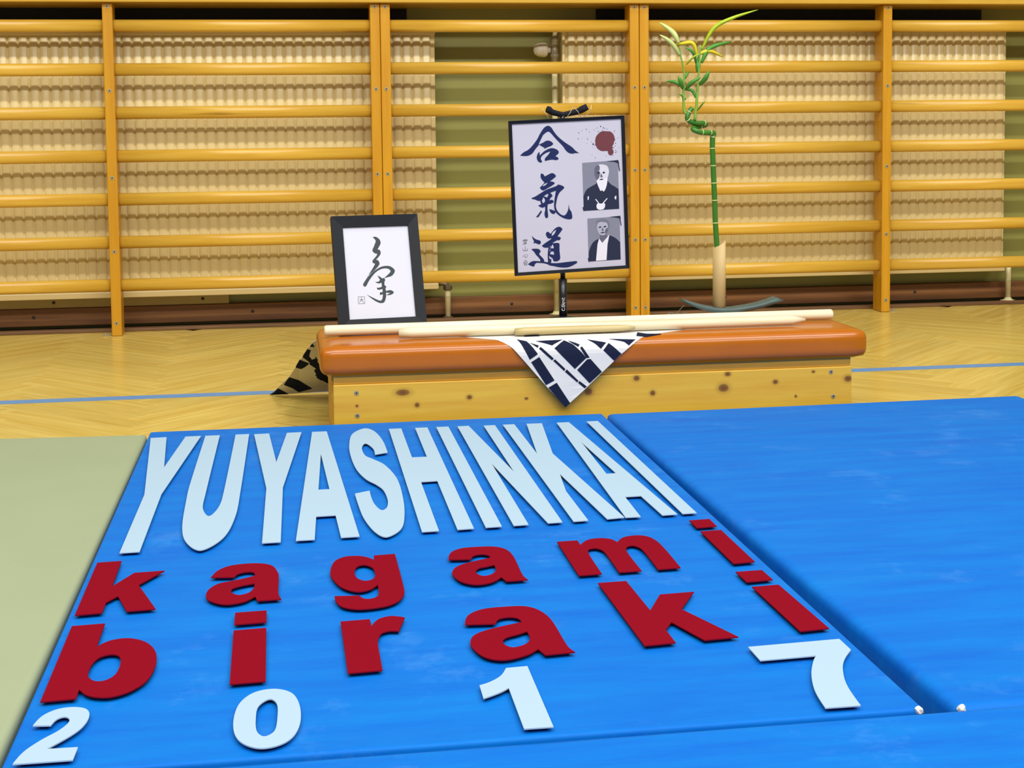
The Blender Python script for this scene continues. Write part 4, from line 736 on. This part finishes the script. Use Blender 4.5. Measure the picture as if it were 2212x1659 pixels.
# white maker's lettering on the sleeve: C.Giant, reading upwards
LG = {'C': [[(4, 5), (3, 6), (1, 6), (0, 4), (0, 2), (1, 0), (3, 0), (4, 1)]], '.': [[(0, 0), (0.6, 0)]],
      'G': [[(4, 5), (3, 6), (1, 6), (0, 4), (0, 2), (1, 0), (3, 0), (4, 1), (4, 3), (2.4, 3)]], 'i': [[(0, 0), (0, 4)], [(0, 5.2), (0, 5.8)]],
      'a': [[(3, 4), (1, 4), (0, 3), (0, 1), (1, 0), (3, 0.6)], [(3, 4), (3, 0)]], 'n': [[(0, 0), (0, 4)], [(0, 3), (1, 4), (2, 4), (3, 3), (3, 0)]], 't': [[(1, 6), (1, 1), (2, 0), (3, 0)], [(0, 4), (3, 4)]]}
adv = {'C': 5.4, '.': 1.8, 'G': 5.4, 'i': 1.5, 'a': 4.4, 'n': 4.4, 't': 3.6}
bm = bmesh.new(); cur = 0.0; k = 0.00125
for ch in 'C.Giant':
    def pl_(u, v):
        ang = (v - 0.0035)/0.0103
        return Vector((-0.00 + math.sin(-ang)*0.01035*1.0 - 0.0008, -math.cos(ang)*0.01035, 0.022 + u))
    strokes([[(cur*k+p_[0]*k, p_[1]*k) for p_ in l] for l in LG[ch]], 0.0011, pl_, bm); cur += adv[ch]
o = add('logo', bm, 'logo', st); o['label'] = 'small white brand lettering running up the sleeve'

po = empty('poster', (0.6863, -1.665, 0.3522)); tag(po, 'hanging black-framed poster with three large characters and two portraits', 'poster')
po.rotation_euler = (Matrix.Rotation(.0218, 3, 'Z') @ Matrix.Rotation(.0389, 3, 'X') @ Matrix.Rotation(-.0387, 3, 'Y')).to_euler()
W2, H2 = 0.1466, 0.3848
iw0, iw1, ih0, ih1 = -0.1387, 0.1381, 0.0078, 0.3771
moulding(po, -W2, W2, 0, H2, iw0, iw1, ih0, ih1, -0.004, 0.006, 'blackframe', 0.0015)
pp = add('print', box(iw0-0.001, iw1+0.001, 0.0004, 0.0035, ih0-0.001, ih1+0.001), 'paper', po)
groups = [('character', POSTER_INK[0:3]), ('character', POSTER_INK[3:8]), ('character', POSTER_INK[8:13])]
for nm, l in groups:
    bm = bmesh.new()
    for i, loops in enumerate(l): poly(loops, lambda u, v, i=i: Vector((u, -0.0001-0.00002*i, v)), None, 6, bm)
    add('character', bm, 'ink', pp)
add('small_characters', strokes(POSTER_STROKES, 0.00095, lambda u, v: Vector((u, -0.0001, v))), 'inkthin', pp)
bm = poly([SPLAT], lambda u, v: Vector((u, -0.0001, v)))
o = add('ink_splash', bm, 'splat', pp); o['label'] = 'dark red ink splash'
bm = bmesh.new()
for u, v, r in SPLAT_DOTS:
    c = [(u + r*math.cos(a)*random.uniform(.6, 1.2), v + r*math.sin(a)*random.uniform(.6, 1.2)) for a in [i*math.pi/4 for i in range(8)]]
    bm.faces.new([bm.verts.new((a, -0.0001, b)) for a, b in c])
add('ink_specks', bm, 'ink', pp)
for key in ('one', 'two'):
    t0 = PORTRAITS[key][0]
    ph = add('portrait_photo', poly([t0[1]], lambda u, v: Vector((u, -0.00012, v)), lambda u, v: Vector((u, 0.0003, v))), 'ph_bg', pp)
    ph['label'] = {'one': 'grey portrait photo of a bald bearded person in a dark robe', 'two': 'grey portrait photo of a person in a dark jacket over white'}[key]
    ph.parent = po
    # merge the printed tones into one mesh per photo
    bm = bmesh.new(); mats = []; fm = []
    for i, (tone, loop) in enumerate(PORTRAITS[key][1:]):
        n0 = len(bm.faces); poly([loop], lambda u, v, i=i: Vector((u, -0.0002-0.00004*i, v)), None, 5, bm)
        if tone not in mats: mats.append(tone)
        fm += [mats.index(tone)]*(len(bm.faces)-n0)
    bm.faces.ensure_lookup_table()
    me_ = bpy.data.meshes.new('printed_figure'); bm.to_mesh(me_); bm.free()
    for t in mats: me_.materials.append(M['ph_'+t])
    for f, i in zip(me_.polygons, fm): f.material_index = i
    o = bpy.data.objects.new('printed_figure', me_); COL.objects.link(o); o.parent = ph
# hanging cord
cd = [(-0.055, 0.003, 0.386), (-0.052, -0.004, 0.398), (-0.050, -0.010, 0.405)]
add('cord', tube([(-0.045, 0.003, 0.386), (-0.054, -0.012, 0.398), (-0.062, -0.016, 0.408), (-0.060, 0.004, 0.412)], 0.0008, 6), 'cord', po)
add('cord', tube([(0.000, 0.003, 0.386), (0.006, -0.014, 0.398), (0.014, -0.016, 0.414), (0.026, -0.015, 0.400), (0.036, 0.002, 0.386)], 0.0008, 6), 'cord', po)
add('cord', tube([(0.044, 0.003, 0.386), (0.052, -0.010, 0.394), (0.058, -0.018, 0.404), (0.064, 0.0, 0.414)], 0.0008, 6), 'cord', po)

# ================================================================== dish, vase, lucky bamboo
VX, VY = 1.0685, -1.660
def dish():
    bm = bmesh.new()
    top = [(0.9691, 0.2767), (0.9847, 0.2716), (1.0053, 0.2645), (1.0271, 0.2585), (1.0514, 0.2537), (1.0757, 0.2512), (1.1001, 0.2510), (1.1245, 0.2533), (1.1490, 0.2567), (1.1735, 0.2613), (1.1956, 0.2672), (1.2166, 0.2744)]
    bot = [(0.9715, 0.2684), (0.9871, 0.2609), (1.0065, 0.2526), (1.0283, 0.2449), (1.0526, 0.2406), (1.0769, 0.2381), (1.1026, 0.2379), (1.1282, 0.2401), (1.1552, 0.2441), (1.1822, 0.2498), (1.2092, 0.2573), (1.2338, 0.2655)]
    ys = [-0.022, -0.017, 0.017, 0.022]; rows = []
    for j, y in enumerate(ys):
        k = 0.0025 if j in (0, 3) else 0.0
        rows.append(([bm.verts.new((x, VY+y, z-k)) for x, z in top], [bm.verts.new((x, VY+y, z+k)) for x, z in bot]))
    n = len(top)
    for (t0, b0), (t1, b1) in zip(rows, rows[1:]):
        for i in range(n-1):
            bm.faces.new((t0[i], t0[i+1], t1[i+1], t1[i])); bm.faces.new((b0[i], b1[i], b1[i+1], b0[i+1]))
        bm.faces.new((t0[0], t1[0], b1[0], b0[0])); bm.faces.new((t0[-1], b0[-1], b1[-1], t1[-1]))
    for r_ in (0, 3):
        t, b = rows[r_]
        for i in range(n-1): bm.faces.new((t[i], b[i], b[i+1], t[i+1]))
    return bm
tag(add('curved_dish', dish(), 'dish', None, True), 'grey-green boat-shaped curved dish under the bamboo vase', 'dish')
def vase():
    bm = bmesh.new(); seg = 24; R0, R1 = 0.0164, 0.0140
    def ring(r, zf): return [bm.verts.new((VX + r*math.cos(2*math.pi*k/seg), VY + r*math.sin(2*math.pi*k/seg), zf(math.cos(2*math.pi*k/seg)))) for k in range(seg)]
    zt_ = lambda c: 0.4135 + 0.0088*c
    rings = [ring(R0, lambda c: 0.2462), ring(R0, zt_), ring(R1, zt_), ring(R1, lambda c: 0.30)]
    for a, b in zip(rings, rings[1:]):
        for k in range(seg): bm.faces.new((a[k], a[(k+1) % seg], b[(k+1) % seg], b[k]))
    bm.faces.new(rings[0][::-1]); bm.faces.new(rings[-1])
    return bm
va = add('vase', vase(), 'vase', None, False)
for f in va.data.polygons: f.use_smooth = abs(f.normal.z) < 0.3
tag(va, 'slim beige tube vase with a slanted rim holding the bamboo', 'vase')
SB = STALK[0]
bp_ = empty('lucky_bamboo', (VX, VY, 0.31)); tag(bp_, 'lucky bamboo plant with spiral stalk and yellow-green leaves', 'plant')
O = Vector((VX, VY, 0.31))
def w3(x, z, y=0.0): return Vector((x, VY+y, z)) - O
st_pts = [Vector((VX-0.001, VY, 0.312))-O] + [w3(x, z) for x, z in STALK]
add('stalk', tube(st_pts, [0.0068]*len(st_pts), 14), 'stalk', bp_, True)
def ring_at(p, d, r=0.0078):
    d = d.normalized(); return tube([p-d*0.0012, p-d*0.0005, p+d*0.0005, p+d*0.0012], [r*0.88, r, r, r*0.88], 14)
for i in range(2, len(st_pts)-1):
    add('node_ring', ring_at(st_pts[i], st_pts[i+1]-st_pts[i-1]), 'node', bp_, True)
sy = [0.0, -0.006, -0.014, -0.018, -0.012, 0.004, 0.014, 0.016, 0.010, 0.002, -0.004, -0.006, -0.006, -0.004, -0.002]
spp = [w3(x, z, y) for (x, z), y in zip(SPIRAL, sy)]
def smooth_path(P_, n=4):
    out = []
    for i in range(len(P_)-1):
        p0, p1, p2, p3 = P_[max(i-1, 0)], P_[i], P_[i+1], P_[min(i+2, len(P_)-1)]
        for k in range(n):
            t = k/n
            out.append(0.5*((2*p1) + (p2-p0)*t + (2*p0-5*p1+4*p2-p3)*t*t + (3*p1-p0-3*p2+p3)*t**3))
    out.append(P_[-1]); return out
spl = smooth_path(spp)
add('spiral_stalk', tube(spl, [0.0068 - 0.0006*i/len(spl) for i in range(len(spl))], 14), 'stalk', bp_, True)
for i in (1, 2, 6, 8, 11, 13):
    add('node_ring', ring_at(spp[i], spp[min(i+1, len(spp)-1)]-spp[i-1], 0.0074), 'node', bp_, True)
for nm, S_, y in (('a', SHOOT_A, -0.004), ('b', SHOOT_B, -0.006)):
    P_ = smooth_path([w3(x, z, y) for x, z in S_])
    add('shoot', tube(P_, [0.0040 - 0.0022*i/len(P_) for i in range(len(P_))], 10), 'shoot', bp_, True)
def leaf(pts, wd, idx):
    P_ = smooth_path([w3(x, z, -0.006) for x, z in pts], 6); n = len(P_)
    bm = bmesh.new(); rows = []
    sgn = -1 if idx % 2 else 1
    for i, p in enumerate(P_):
        t = i/(n-1); d = (P_[min(i+1, n-1)]-P_[max(i-1, 0)]).normalized()
        side = Vector((-d.z, 0, d.x)).normalized()
        wv = wd*0.66*max(0.03, math.sin(math.pi*min(1, 0.10+0.9*t))**0.75*(1-0.15*t))
        lift = Vector((0, sgn*0.022*t - 0.010*math.sin(t*3.1), 0))
        fold = Vector((0, 0.35*wv, 0))
        rows.append([bm.verts.new(p+lift+side*wv+Vector((0, 0.45*wv, 0))), bm.verts.new(p+lift+fold*-0.6), bm.verts.new(p+lift-side*wv+Vector((0, 0.45*wv, 0)))])
    for a, b in zip(rows, rows[1:]):
        bm.faces.new((a[0], a[1], b[1], b[0])); bm.faces.new((a[1], a[2], b[2], b[1]))
    return bm
for i, (pts, wd, c) in enumerate(LEAVES):
    o = add('leaf', leaf(pts, wd, i), 'leaf_'+c, bp_, True)
    so = o.modifiers.new('thickness', 'SOLIDIFY'); so.thickness = 0.0004
# dry fibres beside the dish
bm = bmesh.new()
random.seed(3)
for i in range(16):
    x = 0.925 + random.random()*0.055; z = 0.2325; a = random.uniform(-1, 1)
    tube([(x, -1.672+random.uniform(-.01, .01), z), (x+0.008*a, -1.675, z+random.uniform(.004, .012)), (x+0.02*a, -1.672, z+random.uniform(0.002, .012))], 0.0006, 5, bm)
tube([(0.945, -1.675, 0.2335), (0.972, -1.676, 0.262)], 0.0007, 6, bm)
tag(add('dry_fibres', bm, 'twig'), 'small grey tuft of dry fibres left of the curved dish', 'twig')

# ================================================================== mats
MH = 0.06
def mat(name_mat, corners, label, bev=0.008, soft=None):
    bm = bmesh.new()
    lo = [bm.verts.new((x, y, 0.0015)) for x, y in corners]; hi = [bm.verts.new((x, y, MH)) for x, y in corners]
    bm.faces.new(lo[::-1]); bm.faces.new(hi)
    for i in range(4): bm.faces.new((lo[i], lo[(i+1) % 4], hi[(i+1) % 4], hi[i]))
    bmesh.ops.bevel(bm, geom=bm.edges[:], offset=bev, segments=3, profile=0.6, affect='EDGES')
    o = add('gym_mat', bm, name_mat); tag(o, label, 'mat', 'gym mats on the floor')
    for f in o.data.polygons: f.use_smooth = abs(f.normal.z) < 0.999
    return o
m1 = mat('blue', [(-0.3235, -2.0060), (-0.3226, -3.7320), (0.6745, -3.7360), (0.6850, -2.0080)], 'blue gym mat carrying the large letters', 0.005)
m2 = mat('blue', [(0.6940, -2.0090), (0.7080, -3.7410), (1.7200, -3.7380), (1.7110, -1.9920)], 'plain blue gym mat to the right of the lettered mat', 0.014)
m3 = mat('blue', [(-0.3200, -3.7440), (-0.3300, -4.7600), (1.6800, -4.7600), (1.7200, -3.7440)], 'blue gym mat across the bottom of the picture', 0.010)
m4 = mat('green', [(-1.3300, -1.9500), (-1.3300, -3.9500), (-0.3300, -3.9700), (-0.3270, -2.0300)], 'pale green gym mat at the left edge', 0.010)
for (x, y), par in (((0.668, -3.7345), m1), ((0.7165, -3.7385), m2)):
    bm = bmesh.new(); bmesh.ops.create_icosphere(bm, subdivisions=2, radius=0.0055)
    random.seed(int(x*1000))
    for v in bm.verts: v.co = Vector((v.co.x*random.uniform(.7, 1.1), v.co.y*random.uniform(.6, 1), v.co.z*random.uniform(.7, 1.1))) + Vector((x, y, 0.0575))
    add('corner_patch', bm, 'patch', par)['label'] = 'frayed white corner of the mat cover'

# ================================================================== letters lying on the mat
NAMES = ['first', 'second', 'third', 'fourth', 'fifth', 'sixth', 'seventh', 'eighth', 'ninth', 'tenth', 'last']
def let_label(i, ch, col):
    if i < 11: return 'pale blue capital %s, %s letter of the top row on the blue mat' % (ch, NAMES[i])
    if i < 17: return 'small red letter %s, %s of the six in the second row' % (ch, NAMES[i-11] if i < 16 else 'last')
    if i < 23: return 'large red letter %s, %s of the six in the third row' % (ch, NAMES[i-17] if i < 22 else 'last')
    return ['pale blue digit two at the near left corner of the blue mat', 'pale blue digit zero below the second red row on the blue mat', 'pale blue digit one near the middle of the mat edge', 'pale blue digit seven at the right end of the mat'][i-23]
def inset(loop, d):
    L_ = curve(loop, 4); n = len(L_); ar = sum(L_[i].x*L_[(i+1) % n].y - L_[(i+1) % n].x*L_[i].y for i in range(n))
    sg = 1 if ar > 0 else -1
    if loop is not INSET_OUTER[0]: sg = -sg
    out = []
    for i in range(n):
        a, b, c = L_[i-1], L_[i], L_[(i+1) % n]
        e0, e1 = (b-a).normalized(), (c-b).normalized()
        nn = Vector((-(e0.y+e1.y), e0.x+e1.x))
        if nn.length < 1e-3: nn = Vector((-e0.y, e0.x))
        nn.normalize(); q = b + nn*d*sg*min(2.0, 1/max(0.4, nn.dot(Vector((-e0.y, e0.x)))))
        out.append((q.x, q.y))
    return out
INSET_OUTER = [None]
for i, (ch, col, loops, dot) in enumerate(LETTERS):
    xs_ = [p_[0] for p_ in loops[0]]; ys_ = [p_[1] for p_ in loops[0]]
    cx, cy = sum(xs_)/len(xs_), sum(ys_)/len(ys_)
    z0, z1 = 0.0047, 0.0062
    def tp(u, v): return Vector((u-cx, v-cy, z1))
    def bt(u, v): return Vector((u-cx, v-cy, z0))
    def tb(u, v): return Vector((u-cx, v-cy, z0))
    def bb(u, v): return Vector((u-cx, v-cy, 0.0002))
    nm = 'mat_digit' if ch in '2017' else 'mat_letter'
    o = add(nm, poly(loops, tp, bt, 8), 'letw' if col == 'w' else 'letr')
    o.location = (cx, cy, MH)
    tag(o, let_label(i, ch, col), 'digit' if ch in '2017' else 'letter', 'letters and digits lying on the blue mat')
    INSET_OUTER[0] = loops[0]
    add('shadow_spacer', poly([inset(l, 0.006) for l in loops], tb, bb, 1), 'letspacer', o)  # added recessed spacer: lifts the plate so it casts a drop shadow
    if dot:
        d_ = add('dot', poly([dot], tp, bt), 'letr', o)
        INSET_OUTER[0] = dot
        add('shadow_spacer', poly([inset(dot, 0.006)], tb, bb, 1), 'letspacer', d_)  # same added drop-shadow spacer under the dot
